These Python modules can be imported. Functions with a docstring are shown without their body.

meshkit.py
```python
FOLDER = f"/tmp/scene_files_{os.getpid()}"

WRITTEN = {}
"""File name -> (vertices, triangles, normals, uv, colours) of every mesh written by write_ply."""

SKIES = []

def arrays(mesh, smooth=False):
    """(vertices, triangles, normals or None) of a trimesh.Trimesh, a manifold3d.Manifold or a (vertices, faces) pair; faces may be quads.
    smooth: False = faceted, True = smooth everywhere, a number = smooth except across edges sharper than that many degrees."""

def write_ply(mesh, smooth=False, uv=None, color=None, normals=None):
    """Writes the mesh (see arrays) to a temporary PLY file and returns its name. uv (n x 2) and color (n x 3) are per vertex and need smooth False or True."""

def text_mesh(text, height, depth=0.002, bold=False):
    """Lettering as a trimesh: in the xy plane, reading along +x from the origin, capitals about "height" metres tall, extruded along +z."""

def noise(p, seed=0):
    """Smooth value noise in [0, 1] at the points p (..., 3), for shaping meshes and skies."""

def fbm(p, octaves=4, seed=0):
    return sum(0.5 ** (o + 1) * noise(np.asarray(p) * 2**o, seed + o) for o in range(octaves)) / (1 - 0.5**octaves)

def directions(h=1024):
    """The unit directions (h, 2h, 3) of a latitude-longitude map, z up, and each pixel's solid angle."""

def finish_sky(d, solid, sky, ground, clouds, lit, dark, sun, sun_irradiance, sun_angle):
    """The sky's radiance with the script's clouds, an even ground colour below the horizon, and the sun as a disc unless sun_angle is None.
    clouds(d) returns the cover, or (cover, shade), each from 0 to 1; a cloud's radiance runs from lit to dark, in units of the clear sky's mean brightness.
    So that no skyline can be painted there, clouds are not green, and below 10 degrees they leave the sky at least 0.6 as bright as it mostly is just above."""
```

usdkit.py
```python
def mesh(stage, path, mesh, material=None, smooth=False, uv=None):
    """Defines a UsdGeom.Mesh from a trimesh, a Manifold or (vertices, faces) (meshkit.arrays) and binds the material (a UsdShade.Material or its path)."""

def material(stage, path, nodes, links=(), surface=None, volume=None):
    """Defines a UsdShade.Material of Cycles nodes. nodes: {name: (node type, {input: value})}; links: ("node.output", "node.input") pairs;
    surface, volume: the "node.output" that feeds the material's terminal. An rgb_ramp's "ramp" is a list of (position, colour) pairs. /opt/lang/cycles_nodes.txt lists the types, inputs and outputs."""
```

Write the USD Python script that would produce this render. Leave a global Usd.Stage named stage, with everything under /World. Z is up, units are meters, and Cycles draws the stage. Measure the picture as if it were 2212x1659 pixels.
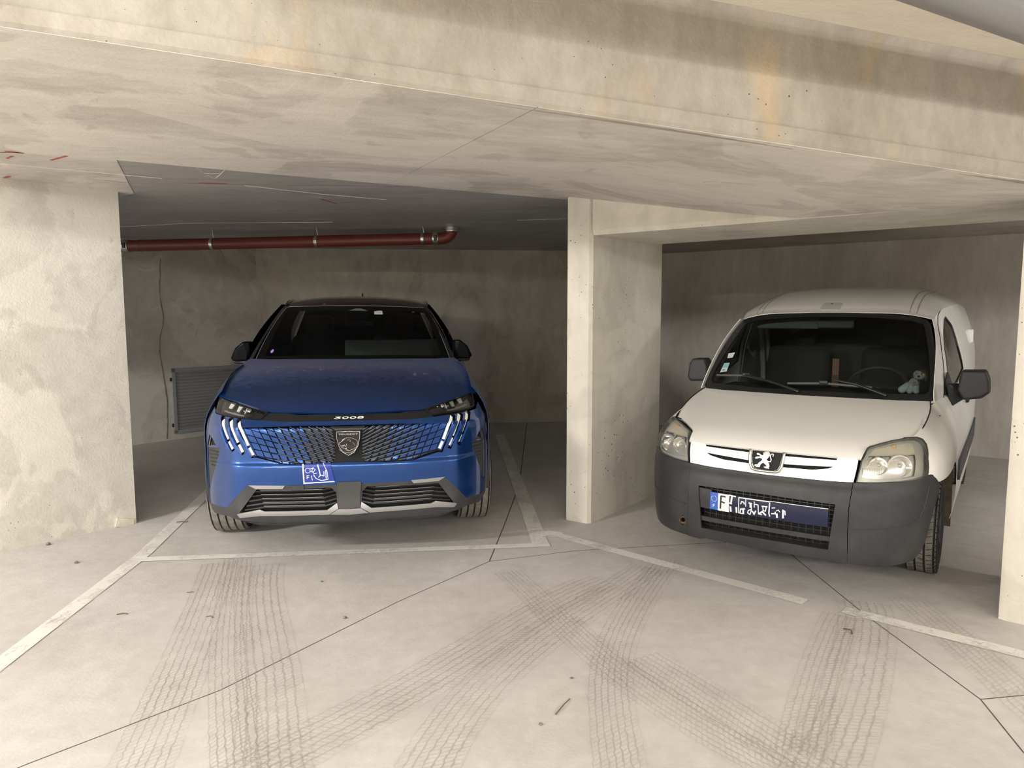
import math, random
import numpy as np, trimesh, shapely, manifold3d
from shapely.geometry import Polygon, LineString, box as sbox
from shapely import affinity
from scipy.interpolate import PchipInterpolator, CubicSpline
from pxr import Usd, UsdGeom, UsdShade, UsdLux, Gf, Sdf, Vt
import usdkit, meshkit

stage = Usd.Stage.CreateInMemory()
UsdGeom.SetStageUpAxis(stage, 'Z'); UsdGeom.SetStageMetersPerUnit(stage, 1.0)
UsdGeom.Xform.Define(stage, '/World')

# ------------------------------------------------------------------ camera
CAM_H, PITCH, ROLL, FPX = 1.45, math.radians(5.7), math.radians(-.13), 1534.0
cam = UsdGeom.Camera.Define(stage, '/World/camera')
cam.CreateHorizontalApertureAttr(36.0); cam.CreateFocalLengthAttr(36.0*FPX/2212)
cam.CreateClippingRangeAttr(Gf.Vec2f(0.05, 200))
_f = np.array([0, math.cos(PITCH), -math.sin(PITCH)]); _u = np.array([0, math.sin(PITCH), math.cos(PITCH)]); _r = np.array([1., 0, 0])
_r2, _u2 = math.cos(ROLL)*_r+math.sin(ROLL)*_u, -math.sin(ROLL)*_r+math.cos(ROLL)*_u
UsdGeom.Xformable(cam).AddTransformOp().Set(Gf.Matrix4d(*_r2, 0, *_u2, 0, *(-_f), 0, 0, 0, CAM_H, 1))
cam.CreateExposureAttr(3.0)

# ------------------------------------------------------------------ light: first two are aisle battens, the rest added fill, all unseen
def light_pair(name, x, y, z, rot, power, w=1.5, d=.09, tilt=48):
    "pair of unseen light panels: one face leans to each side of the length"
    for k, sg in enumerate((1, -1)):
        l = UsdLux.RectLight.Define(stage, '/World/%s_%s' % (name, ('face', 'back')[k]))
        l.CreateWidthAttr(w); l.CreateHeightAttr(d); l.CreateIntensityAttr(power)
        l.CreateColorAttr(Gf.Vec3f(1.0, .985, .962))
        l.AddTranslateOp().Set(Gf.Vec3d(x, y, z)); l.AddRotateZOp().Set(rot); l.AddRotateXOp().Set(sg*tilt)
LAMPS_AND_FILL = [(-5.7, -.3, 2.80, 11, 118), (5.2, 1.6, 1.95, 11, 26), (-.1, -1.7, 2.5, 11, 10), (2.2, -3.4, 2.45, 11, 40), (-1.5, .5, 2.5, 11, 7), (4.2, -.5, 2.1, 11, 9), (-3.0, -4.6, 2.6, 11, 34)]  # first two follow the cast shadows; the others are added to even the brightness
for _i, _a in enumerate(LAMPS_AND_FILL):
    light_pair('lamp_and_fill_%d' % (_i+1), *_a)

# ------------------------------------------------------------------ helpers
_used = {}
def numbered(path):
    n = _used.get(path, 0); _used[path] = n+1
    return path if n == 0 else '%s_%03d' % (path, n)

def props(p, label=None, cat=None, group=None, kind=None):
    p = p.GetPrim() if hasattr(p, 'GetPrim') else p
    for k, v in (('label', label), ('category', cat), ('group', group), ('kind', kind)):
        if v: p.SetCustomDataByKey(k, v)
    return p

def xform(name, label=None, cat=None, loc=(0, 0, 0), rz=0, parent='/World', group=None, kind=None):
    x = UsdGeom.Xform.Define(stage, numbered(parent+'/'+name))
    x.AddTranslateOp().Set(Gf.Vec3d(*map(float, loc)))
    if rz: x.AddRotateZOp().Set(float(rz))
    props(x, label, cat, group, kind)
    return str(x.GetPath())

def mesh(name, m, mat, parent='/World', smooth=30, label=None, cat=None, group=None, kind=None, normals=None, st=None):
    path = numbered(parent+'/'+name)
    if normals is not None or st is not None:
        v, f = np.asarray(m[0], float), np.asarray(m[1], int)
        o = usdkit.mesh(stage, path, (v, f), MATS[mat], smooth=False)
        if normals is not None:
            o.CreateNormalsAttr(Vt.Vec3fArray.FromNumpy(np.asarray(normals, np.float32))); o.SetNormalsInterpolation('vertex')
        if st is not None:
            UsdGeom.PrimvarsAPI(o).CreatePrimvar('st', Sdf.ValueTypeNames.TexCoord2fArray, 'vertex').Set(Vt.Vec2fArray.FromNumpy(np.asarray(st, np.float32)))
    else:
        o = usdkit.mesh(stage, path, m, MATS[mat], smooth=smooth)
    props(o, label, cat, group, kind)
    return path

def cat_(*ms):
    ms = [m for m in ms if m is not None]
    vs, fs, n = [], [], 0
    for m in ms:
        v, f, _ = meshkit.arrays(m)
        vs.append(v); fs.append(f+n); n += len(v)
    return np.vstack(vs), np.vstack(fs)

def bx(x0, x1, y0, y1, z0, z1):
    m = trimesh.creation.box((x1-x0, y1-y0, z1-z0)); m.apply_translation(((x0+x1)/2, (y0+y1)/2, (z0+z1)/2)); return m

def rbox(sx, sy, sz, r, c=(0, 0, 0), seg=3):
    "rounded box"
    s = manifold3d.Manifold.sphere(r, 8*seg//2)
    pts = []
    parts = [s.translate((i*(sx/2-r), j*(sy/2-r), k*(sz/2-r))) for i in (-1, 1) for j in (-1, 1) for k in (-1, 1)]
    return manifold3d.Manifold.batch_hull(parts).translate(tuple(map(float, c)))

def tf(m, mat4):
    v, f, _ = meshkit.arrays(m)
    return v@mat4[:3, :3].T+mat4[:3, 3], f

def T(x=0, y=0, z=0):
    m = np.eye(4); m[:3, 3] = x, y, z; return m
def R(deg, ax):
    return trimesh.transformations.rotation_matrix(math.radians(deg), ax)

def tube(pts, r, n=10, cap=True, closed=False):
    "round tube along a polyline; r a number or one per point"
    p = np.asarray(pts, float); k = len(p); r = np.broadcast_to(r, (k,))
    t = np.gradient(p, axis=0) if not closed else np.roll(p, -1, 0)-np.roll(p, 1, 0)
    t /= np.linalg.norm(t, axis=1, keepdims=True)+1e-12
    a = np.zeros_like(p); ref = np.array([0, 0, 1.]) if abs(t[0, 2]) < .9 else np.array([1., 0, 0])
    a[0] = np.cross(t[0], ref); a[0] /= np.linalg.norm(a[0])
    for i in range(1, k):
        w = a[i-1]-t[i]*(a[i-1]@t[i]); a[i] = w/np.linalg.norm(w)
    b = np.cross(t, a); g = np.arange(n)*2*np.pi/n
    v = (p[:, None]+r[:, None, None]*(np.cos(g)[None, :, None]*a[:, None]+np.sin(g)[None, :, None]*b[:, None])).reshape(-1, 3)
    f = []
    for i in range(k if closed else k-1):
        i2 = (i+1) % k
        for j in range(n):
            j2 = (j+1) % n
            f += [[i*n+j, i*n+j2, i2*n+j2], [i*n+j, i2*n+j2, i2*n+j]]
    if cap and not closed:
        v = np.vstack([v, p[0], p[-1]])
        for j in range(n):
            j2 = (j+1) % n
            f += [[k*n, j2, j], [k*n+1, (k-1)*n+j, (k-1)*n+j2]]
    return v, np.array(f)

def prism(poly, z0, z1):
    if not isinstance(poly, Polygon): poly = Polygon(poly)
    m = trimesh.creation.extrude_polygon(poly, z1-z0); m.apply_translation((0, 0, z0)); return m

def lathe(prof, n=32, axis='z'):
    "surface of revolution of (r, h) profile around z, then turned onto the axis"
    m = trimesh.creation.revolve(np.asarray(prof, float), sections=n)
    if axis == 'x': m.apply_transform(R(90, [0, 1, 0]))
    if axis == 'y': m.apply_transform(R(-90, [1, 0, 0]))
    return m

def ear(pts):
    "triangles of a simple polygon as indices into its own points"
    pts = np.asarray(pts, float); v, f = trimesh.creation.triangulate_polygon(Polygon(pts), engine='earcut'); v = np.asarray(v)[:, :2]
    idx = np.argmin(((v[:, None]-pts[None])**2).sum(-1), 1); return idx[np.asarray(f)]

def tri2d(p):
    "triangles of a small polygon"
    out = []
    for q in (p.geoms if hasattr(p, 'geoms') else [p]):
        if q.geom_type != 'Polygon' or q.area < 1e-12: continue
        v, f = trimesh.creation.triangulate_polygon(q, engine='earcut')
        out.append((v, f))
    return out

def clip_grid(poly, du, dv):
    "regular grid clipped by a polygon: (points2d, triangles)"
    u0, v0, u1, v1 = poly.bounds
    nu, nv = max(1, int(math.ceil((u1-u0)/du))), max(1, int(math.ceil((v1-v0)/dv)))
    us, vs = np.linspace(u0-1e-7, u1+1e-7, nu+1), np.linspace(v0-1e-7, v1+1e-7, nv+1)
    I, J = np.meshgrid(np.arange(nu), np.arange(nv), indexing='ij'); I, J = I.ravel(), J.ravel()
    cells = shapely.box(us[I], vs[J], us[I+1], vs[J+1])
    shapely.prepare(poly)
    ins = shapely.contains_properly(poly, cells); tou = shapely.intersects(poly, cells) & ~ins
    P, F, n = [], [], 0
    for i, j in zip(I[ins], J[ins]):
        P.append([[us[i], vs[j]], [us[i+1], vs[j]], [us[i+1], vs[j+1]], [us[i], vs[j+1]]]); F.append([[n, n+1, n+2], [n, n+2, n+3]]); n += 4
    for g in shapely.intersection(cells[tou], poly):
        for v, f in tri2d(g):
            v = np.asarray(v)[:, :2]; f = np.asarray(f)
            a = v[f]; area = np.cross(a[:, 1]-a[:, 0], a[:, 2]-a[:, 0]); f = np.where(area[:, None] < 0, f[:, ::-1], f)
            P.append(v); F.append(f+n); n += len(v)
    P = np.vstack(P); F = np.vstack(F)
    key = np.round(P/1e-6).astype(np.int64)
    _, first, inv = np.unique(key, axis=0, return_index=True, return_inverse=True)
    P, F = P[first], inv.ravel()[F]
    F = F[(F[:, 0] != F[:, 1]) & (F[:, 1] != F[:, 2]) & (F[:, 0] != F[:, 2])]
    return P, F

def skin(poly, S, du=.04, dv=None, thick=.003, off=0.0, flip=False, edge=.0):
    """A curved sheet cut to a polygon of the surface's own coordinates.  S(u, v) -> (n, 3); the outside is S_u x S_v (or its opposite).
    Returns vertices, triangles, normals of the sheet with its rim and back."""
    if not isinstance(poly, (Polygon, shapely.MultiPolygon)): poly = Polygon(poly)
    if not poly.is_valid: poly = poly.buffer(0)
    P, F = clip_grid(poly, du, dv or du)
    e = 1e-4
    X = S(P[:, 0], P[:, 1])
    N = np.cross(S(P[:, 0]+e, P[:, 1])-S(P[:, 0]-e, P[:, 1]), S(P[:, 0], P[:, 1]+e)-S(P[:, 0], P[:, 1]-e))
    if flip: N = -N; F = F[:, ::-1]
    N /= np.linalg.norm(N, axis=1, keepdims=True)+1e-15
    top = X+N*off; V = [top]; Fs = [F]; Ns = [N]; n = len(top)
    if thick:
        ed = np.vstack([F[:, [0, 1]], F[:, [1, 2]], F[:, [2, 0]]]); so = np.sort(ed, 1)
        _, idx, cnt = np.unique(so, axis=0, return_index=True, return_counts=True)
        b = ed[idx[cnt == 1]]
        bot = top-N*thick
        V += [bot]; Ns += [-N]; Fs += [F[:, ::-1]+n]
        m = 2*n
        A, B = b[:, 0], b[:, 1]
        W = np.cross(top[B]-top[A], N[A]); W /= np.linalg.norm(W, axis=1, keepdims=True)+1e-15
        k = len(b); V += [top[A], top[B], bot[A], bot[B]]; Ns += [W, W, W, W]
        i = np.arange(k)+m
        Fs += [np.stack([i, i+2*k, i+k], 1), np.stack([i+k, i+2*k, i+3*k], 1)]
    return np.vstack(V), np.vstack(Fs), np.vstack(Ns)

def put(name, s, mat, parent, mirror=False, **k):
    v, f, n = s
    if mirror:
        v, n, f = v*[-1, 1, 1], n*[-1, 1, 1], f[:, ::-1]
    return mesh(name, (v, f), mat, parent, normals=n, **k)
# ------------------------------------------------------------------ materials
MATS = {}
UsdGeom.Scope.Define(stage, '/World/Looks')
def mat(name, nodes, links, surface='p.BSDF', **k):
    MATS[name] = usdkit.material(stage, '/World/Looks/'+name, nodes, links, surface=surface, **k)
def plain(name, col, rough=.5, metal=0., coat=0., spec=.5, **k):
    mat(name, {'p': ('principled_bsdf', dict(base_color=col, roughness=rough, metallic=metal, coat_weight=coat, specular_ior_level=spec, **k))}, [])
def lin(r, g, b):
    return tuple(((c/255)/12.92 if c/255 <= .04045 else ((c/255+.055)/1.055)**2.4) for c in (r, g, b))

def concrete(name, dark, light, stain=None, stretch=(1, 1, 1), pits=.5, rough=.85, stain_amt=.0, spec=.3, contrast=1.0, bump=.25, scale=1.0, patch=.0):
    n = {'geo': ('geometry', {}), 'map': ('mapping', {'scale': stretch}),
         'n1': ('noise_texture', {'scale': 1.3*scale, 'detail': 6., 'roughness': .62, 'distortion': .4}),
         'n2': ('noise_texture', {'scale': 9.*scale, 'detail': 5., 'roughness': .65}),
         'n3': ('noise_texture', {'scale': 70., 'detail': 3., 'roughness': .6}),
         'mx': ('mix_float', {'fac': .42}),
         'rp': ('rgb_ramp', {'ramp': [(.36, dark), (.5, tuple((a+b)/2 for a, b in zip(dark, light))), (.64, light)]}),
         'vo': ('voronoi_texture', {'scale': 26., 'feature': 'f1', 'randomness': 1.}),
         'vn': ('noise_texture', {'scale': 2.1, 'detail': 2.}),
         'va': ('math', {'math_type': 'multiply_add', 'value2': .42*pits, 'value3': -.14*pits}),
         'vl': ('math', {'math_type': 'less_than'}),
         'pm': ('mix_color', {'b': tuple(c*.32 for c in dark), 'fac': 0.}),
         'b1': ('math', {'math_type': 'multiply_add', 'value2': .5}),
         'bm': ('bump', {'strength': bump, 'distance': .01}),
         'p': ('principled_bsdf', {'roughness': rough, 'specular_ior_level': spec})}
    l = [('geo.position', 'map.vector'), ('map.vector', 'n1.vector'), ('map.vector', 'n2.vector'), ('geo.position', 'n3.vector'),
         ('geo.position', 'vo.vector'), ('geo.position', 'vn.vector'),
         ('n1.fac', 'mx.a'), ('n2.fac', 'mx.b'), ('mx.result', 'rp.fac'), ('vn.fac', 'va.value1'), ('vo.distance', 'vl.value1'), ('va.value', 'vl.value2'),
         ('vl.value', 'pm.fac'), ('n2.fac', 'b1.value1'), ('n3.fac', 'b1.value3'), ('b1.value', 'bm.height'), ('bm.normal', 'p.normal')]
    src = 'rp.color'
    if stain:
        n.update({'sm': ('mapping', {'scale': (1.6, 1.6, .5)}), 's1': ('noise_texture', {'scale': 1.5, 'detail': 5., 'roughness': .6}),
                  'sr': ('map_range', {'from_min': .56, 'from_max': .72, 'to_min': 0., 'to_max': stain_amt, 'clamp': True}), 'sx': ('mix_color', {'b': stain})})
        l += [('geo.position', 'sm.vector'), ('sm.vector', 's1.vector'), ('s1.fac', 'sr.value'), ('sr.result', 'sx.fac'), (src, 'sx.a')]
        src = 'sx.result'
    if patch:   # trowelled patches with edges of their own
        n.update({'q1': ('noise_texture', {'scale': 1.15, 'detail': 7., 'roughness': .52, 'distortion': 1.1}), 'qr': ('map_range', {'from_min': .485, 'from_max': .515, 'to_min': 0., 'to_max': patch, 'clamp': True}), 'qx': ('mix_color', {'b': tuple(min(1, c*1.16) for c in light)}),
                  'q2': ('noise_texture', {'scale': 2.3, 'detail': 8., 'roughness': .6, 'distortion': 1.6}), 'qs': ('map_range', {'from_min': .60, 'from_max': .64, 'to_min': 0., 'to_max': patch*.8, 'clamp': True}), 'qy': ('mix_color', {'b': tuple(c*.80 for c in dark)})})
        l += [('geo.position', 'q1.vector'), ('q1.fac', 'qr.value'), ('qr.result', 'qx.fac'), (src, 'qx.a'), ('geo.position', 'q2.vector'), ('q2.fac', 'qs.value'), ('qs.result', 'qy.fac'), ('qx.result', 'qy.a')]
        src = 'qy.result'
    l += [(src, 'pm.a'), ('pm.result', 'p.base_color')]
    mat(name, n, l)

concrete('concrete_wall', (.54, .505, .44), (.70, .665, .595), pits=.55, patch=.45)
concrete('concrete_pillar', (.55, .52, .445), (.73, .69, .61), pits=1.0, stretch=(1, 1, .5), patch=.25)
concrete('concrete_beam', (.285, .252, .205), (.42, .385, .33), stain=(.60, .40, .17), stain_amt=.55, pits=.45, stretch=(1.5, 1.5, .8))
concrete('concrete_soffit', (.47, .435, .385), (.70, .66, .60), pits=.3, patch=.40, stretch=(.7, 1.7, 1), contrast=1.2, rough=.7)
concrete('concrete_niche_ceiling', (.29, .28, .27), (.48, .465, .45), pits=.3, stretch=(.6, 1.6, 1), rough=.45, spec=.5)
concrete('concrete_aisle_ceiling', (.64, .575, .48), (.77, .71, .61), pits=.3, stretch=(.6, 1.5, 1))
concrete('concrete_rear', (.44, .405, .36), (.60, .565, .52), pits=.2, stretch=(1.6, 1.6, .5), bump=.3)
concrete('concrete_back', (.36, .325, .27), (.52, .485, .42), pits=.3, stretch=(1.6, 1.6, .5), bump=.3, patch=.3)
concrete('concrete_floor', (.48, .455, .425), (.61, .58, .548), pits=.0, rough=.75, bump=.12, scale=1.4)
plain('joint_dark', (.10, .09, .08), .9)
# ---- cars, pipes, small things
def paint(name, base, metal=.0, rough=.35, dust=.0, specks=0., dcol=(.40, .36, .31), ymask=None, coat=1.0):
    n = {'geo': ('geometry', {}), 'n': ('noise_texture', {'scale': 55., 'detail': 5., 'roughness': .7}), 'sx': ('separate_xyz', {}),
         'up': ('map_range', {'from_min': .45, 'from_max': 1.0, 'to_min': 0., 'to_max': dust, 'clamp': True}),
         'dm': ('math', {'math_type': 'multiply'}), 'nn': ('math', {'math_type': 'multiply_add', 'value2': .5, 'value3': .65}),
         'vo': ('voronoi_texture', {'scale': 62.}), 'vn': ('noise_texture', {'scale': 26., 'detail': 2.}),
         'vt': ('math', {'math_type': 'multiply_add', 'value2': 1.9*specks, 'value3': -.62*specks}), 'vl': ('math', {'math_type': 'less_than'}),
         'vu': ('math', {'math_type': 'multiply', 'use_clamp': True}), 'fa': ('math', {'math_type': 'maximum', 'use_clamp': True}),
         'mx': ('mix_color', {'a': base, 'b': dcol}),
         'rm': ('math', {'math_type': 'multiply_add', 'value2': .5, 'value3': rough}), 'cm': ('math', {'math_type': 'multiply_add', 'value2': -.9, 'value3': coat, 'use_clamp': True}),
         'mm': ('math', {'math_type': 'multiply_add', 'value2': -metal, 'value3': metal}),
         'p': ('principled_bsdf', {'coat_roughness': .04})}
    l = [('geo.position', 'n.vector'), ('geo.position', 'vo.vector'), ('geo.position', 'vn.vector'), ('geo.normal', 'sx.vector'), ('sx.z', 'up.value'),
         ('n.fac', 'nn.value1'), ('up.result', 'dm.value1'), ('nn.value', 'dm.value2'),
         ('vn.fac', 'vt.value1'), ('vo.distance', 'vl.value1'), ('vt.value', 'vl.value2'), ('vl.value', 'vu.value1'), ('sx.z', 'vu.value2'),
         ('dm.value', 'fa.value1'), ('vu.value', 'fa.value2')]
    f = 'fa.value'
    if ymask:   # the film lies thicker from one line across the bonnet backwards
        (nx, ny), a, b = ymask
        n.update({'yd': ('vector_math', {'vector_math_type': 'dot_product', 'math_type': 'dot_product', 'vector2': (nx, ny, 0)}), 'yw': ('math', {'math_type': 'multiply_add', 'value2': .35}),
                  'yr': ('map_range', {'from_min': a, 'from_max': b, 'to_min': .03, 'to_max': 1., 'clamp': True}), 'ym': ('math', {'math_type': 'multiply', 'use_clamp': True})})
        del n['yd'][1]['vector_math_type']
        l += [('geo.position', 'yd.vector1'), ('vn.fac', 'yw.value1'), ('yd.value', 'yw.value3'), ('yw.value', 'yr.value'), (f, 'ym.value1'), ('yr.result', 'ym.value2')]
        f = 'ym.value'
    l += [(f, 'mx.fac'), ('mx.result', 'p.base_color'), (f, 'rm.value1'), ('rm.value', 'p.roughness'), (f, 'cm.value1'), ('cm.value', 'p.coat_weight'), (f, 'mm.value1'), ('mm.value', 'p.metallic')]
    mat(name, n, l)
_by = math.radians(10.413); _n2 = (-math.sin(_by), math.cos(_by)); _k = -.9244*_n2[0]+3.941*_n2[1]
paint('blue_paint', (.007, .068, .30), metal=.75, rough=.28, dust=.02, specks=.0)
paint('blue_paint_hood', (.007, .068, .30), metal=.75, rough=.28, dust=.48, specks=.42, dcol=(.30, .28, .27), ymask=(_n2, _k+.72, _k+1.12))
paint('gloss_black', (.004, .004, .005), rough=.12, dust=.03)
paint('white_paint', (.90, .885, .85), rough=.4, dust=.05, specks=.0, coat=.6, dcol=(.50, .44, .35))
paint('roof_white', (.66, .64, .60), rough=.5, dust=.55, specks=.0, coat=.2, dcol=(.50, .46, .40))
def worn_plastic(name, a, b, rough=.55, scale=6.):
    mat(name, {'geo': ('geometry', {}), 'n': ('noise_texture', {'scale': scale, 'detail': 8., 'roughness': .7}), 'r': ('rgb_ramp', {'ramp': [(.38, a), (.66, b)]}),
               'h': ('noise_texture', {'scale': 420., 'detail': 2.}), 'b': ('bump', {'strength': .12, 'distance': .002}), 'p': ('principled_bsdf', {'roughness': rough})},
        [('geo.position', 'n.vector'), ('geo.position', 'h.vector'), ('n.fac', 'r.fac'), ('r.color', 'p.base_color'), ('h.fac', 'b.height'), ('b.normal', 'p.normal')])
worn_plastic('grey_plastic', (.030, .031, .034), (.050, .050, .052))
worn_plastic('van_bumper', (.020, .021, .024), (.042, .042, .044), rough=.5, scale=4.)
plain('satin_silver', (.42, .42, .43), .35, metal=.7)
plain('chrome', (.75, .74, .72), .12, metal=1.)
plain('dull_chrome', (.62, .60, .55), .3, metal=1.)
plain('black_plastic', (.010, .010, .011), .4)
plain('matte_black', (.006, .006, .006), .8)
plain('rubber', (.016, .016, .017), .7)
worn_plastic('tread', (.20, .185, .165), (.34, .32, .285), rough=.85, scale=30.)
worn_plastic('tread_van', (.13, .12, .105), (.24, .22, .19), rough=.85, scale=30.)
plain('white_light', (.86, .86, .84), .3, coat=.5)
plain('reflector', (.80, .79, .77), .22, metal=.75)
plain('reflector_dim', (.50, .50, .47), .35, metal=.4)
plain('number_blue', (.02, .05, .50), .35)
plain('number_white', (.80, .80, .80), .35)
plain('number_navy', (.006, .010, .045), .25)
plain('eu_blue', (.03, .11, .52), .4)
plain('star_yellow', (.75, .72, .55), .5)
plain('ink', (.012, .012, .014), .5)
plain('sticker_violet', (.22, .09, .48), .5)
plain('sticker_teal', (.30, .50, .52), .5)
plain('paper_white', (.62, .66, .64), .6)
plain('seat_dark', (.022, .023, .025), .8)
plain('dash_dark', (.020, .021, .022), .6)
plain('screen_grey', (.16, .17, .17), .45)
plain('trim_beige', (.10, .095, .085), .7)
plain('pipe_red', (.135, .026, .017), .45)
plain('steel', (.55, .55, .54), .3, metal=.9)
plain('pvc_grey', (.20, .195, .19), .4)
plain('pvc_ring', (.48, .47, .45), .35)
plain('louvre_grey', (.34, .34, .335), .5)
plain('orange_handle', (.42, .10, .03), .5)
plain('amber', (.50, .30, .12), .3)
plain('steel_disc', (.05, .05, .05), .5, metal=.4)
def glass(name, tint, gloss=.08, spec=1.45):
    mat(name, {'t': ('transparent_bsdf', {'color': tint}), 'g': ('glossy_bsdf', {'roughness': .02, 'color': (1, 1, 1)}), 'f': ('fresnel', {'IOR': spec}), 'm': ('mix_closure', {})},
        [('f.fac', 'm.fac'), ('t.BSDF', 'm.closure1'), ('g.BSDF', 'm.closure2')], surface='m.closure')
glass('windscreen', (.36, .39, .38), spec=1.22); glass('dark_glass', (.05, .055, .055)); glass('lens', (.94, .94, .92))
mat('lens_old', {'t': ('transparent_bsdf', {'color': (.88, .88, .85)}), 'd': ('principled_bsdf', {'base_color': (.60, .60, .56), 'roughness': .2}), 'geo': ('geometry', {}), 'n': ('noise_texture', {'scale': 9., 'detail': 5.}),
                 'r': ('map_range', {'from_min': .3, 'from_max': .75, 'to_min': .03, 'to_max': .20, 'clamp': True}), 'm': ('mix_closure', {})},
    [('geo.position', 'n.vector'), ('n.fac', 'r.value'), ('r.result', 'm.fac'), ('t.BSDF', 'm.closure1'), ('d.BSDF', 'm.closure2')], surface='m.closure')
plain('satin_chip', (.05, .07, .12), .3, metal=.5)
plain('rib_grey', (.16, .165, .17), .35, metal=.4)
plain('fin_blue', (.02, .10, .40), .22, metal=.3, coat=1.)
plain('slat_black', (.012, .012, .013), .3)
plain('radar_grey', (.055, .054, .053), .55)
plain('number_blue2', (.018, .045, .32), .3, coat=.3)
plain('seal_grey', (.16, .16, .155), .4)
plain('rust', (.16, .075, .03), .9)
plain('badge_silver', (.62, .61, .59), .32, metal=.85)
plain('lamp_seal', (.045, .047, .045), .35)
plain('amber_haze', (.50, .46, .37), .25)
plain('mirror_black', (.022, .022, .024), .5)
plain('wiper_dust', (.10, .095, .088), .7)
plain('seal_grey2', (.07, .07, .068), .5)
plain('gutter_shade', (.30, .28, .25), .7)
plain('aerial_grey', (.42, .40, .37), .6)
plain('wheel_grey', (.05, .05, .05), .5)
plain('trim_beige2', (.30, .30, .28), .7)
worn_plastic('arch_dirt', (.09, .075, .05), (.18, .15, .10), rough=.95, scale=8.)
glass('side_window', (.45, .47, .45)); glass('windscreen_van', (.60, .66, .64), spec=1.3)
plain('lamp_bowl', (.055, .055, .055), .35, metal=.3)
def nmix(name, a, b, scale=20., rough=.9): mat(name, {'geo': ('geometry', {}), 'n': ('noise_texture', {'scale': scale, 'detail': 4.}), 'r': ('rgb_ramp', {'ramp': [(.35, a), (.65, b)]}), 'p': ('principled_bsdf', {'roughness': rough})}, [('geo.position', 'n.vector'), ('n.fac', 'r.fac'), ('r.color', 'p.base_color'), ])
nmix('twig_brown', (.10, .07, .045), (.20, .15, .10)); nmix('pebble_grey', (.12, .11, .10), (.26, .24, .21), 60.); nmix('mortar_pale', (.60, .55, .44), (.74, .69, .58))
nmix('plush_white', (.50, .56, .55), (.66, .70, .68), 90.); nmix('plush_brown', (.14, .065, .03), (.25, .125, .06), 90.); plain('plush_tag', (.50, .45, .36), .7); plain('strap_brown', (.10, .06, .045), .7)
plain('red_chalk', (.50, .10, .09), .8); plain('cement_fin', (.70, .67, .60), .8); plain('web', (.75, .73, .68), .8)
def masked(name, col, mask_nodes, mask_links, fac, rough=.8):
    n = {'t': ('transparent_bsdf', {}), 'p': ('principled_bsdf', {'roughness': rough, 'base_color': col, 'specular_ior_level': .3}), 'm': ('mix_closure', {})}; n.update(mask_nodes)
    mat(name, n, mask_links+[(fac, 'm.fac'), ('t.BSDF', 'm.closure1'), ('p.BSDF', 'm.closure2')], surface='m.closure')
# worn floor paint: bare where the tyres scuff
masked('line_paint', (.80, .775, .72), {'geo': ('geometry', {}), 'n1': ('noise_texture', {'scale': 5., 'detail': 6., 'roughness': .6}), 'n2': ('noise_texture', {'scale': 48., 'detail': 5., 'roughness': .7, 'distortion': .8}),
       'a': ('math', {'math_type': 'multiply_add', 'value2': .55}), 'h': ('math', {'math_type': 'multiply', 'value2': .6}), 'r': ('map_range', {'from_min': .40, 'from_max': .58, 'to_min': .22, 'to_max': .95, 'clamp': True})},
       [('geo.position', 'n1.vector'), ('geo.position', 'n2.vector'), ('n2.fac', 'h.value1'), ('n1.fac', 'a.value1'), ('h.value', 'a.value3'), ('a.value', 'r.value')], 'r.result')
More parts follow.
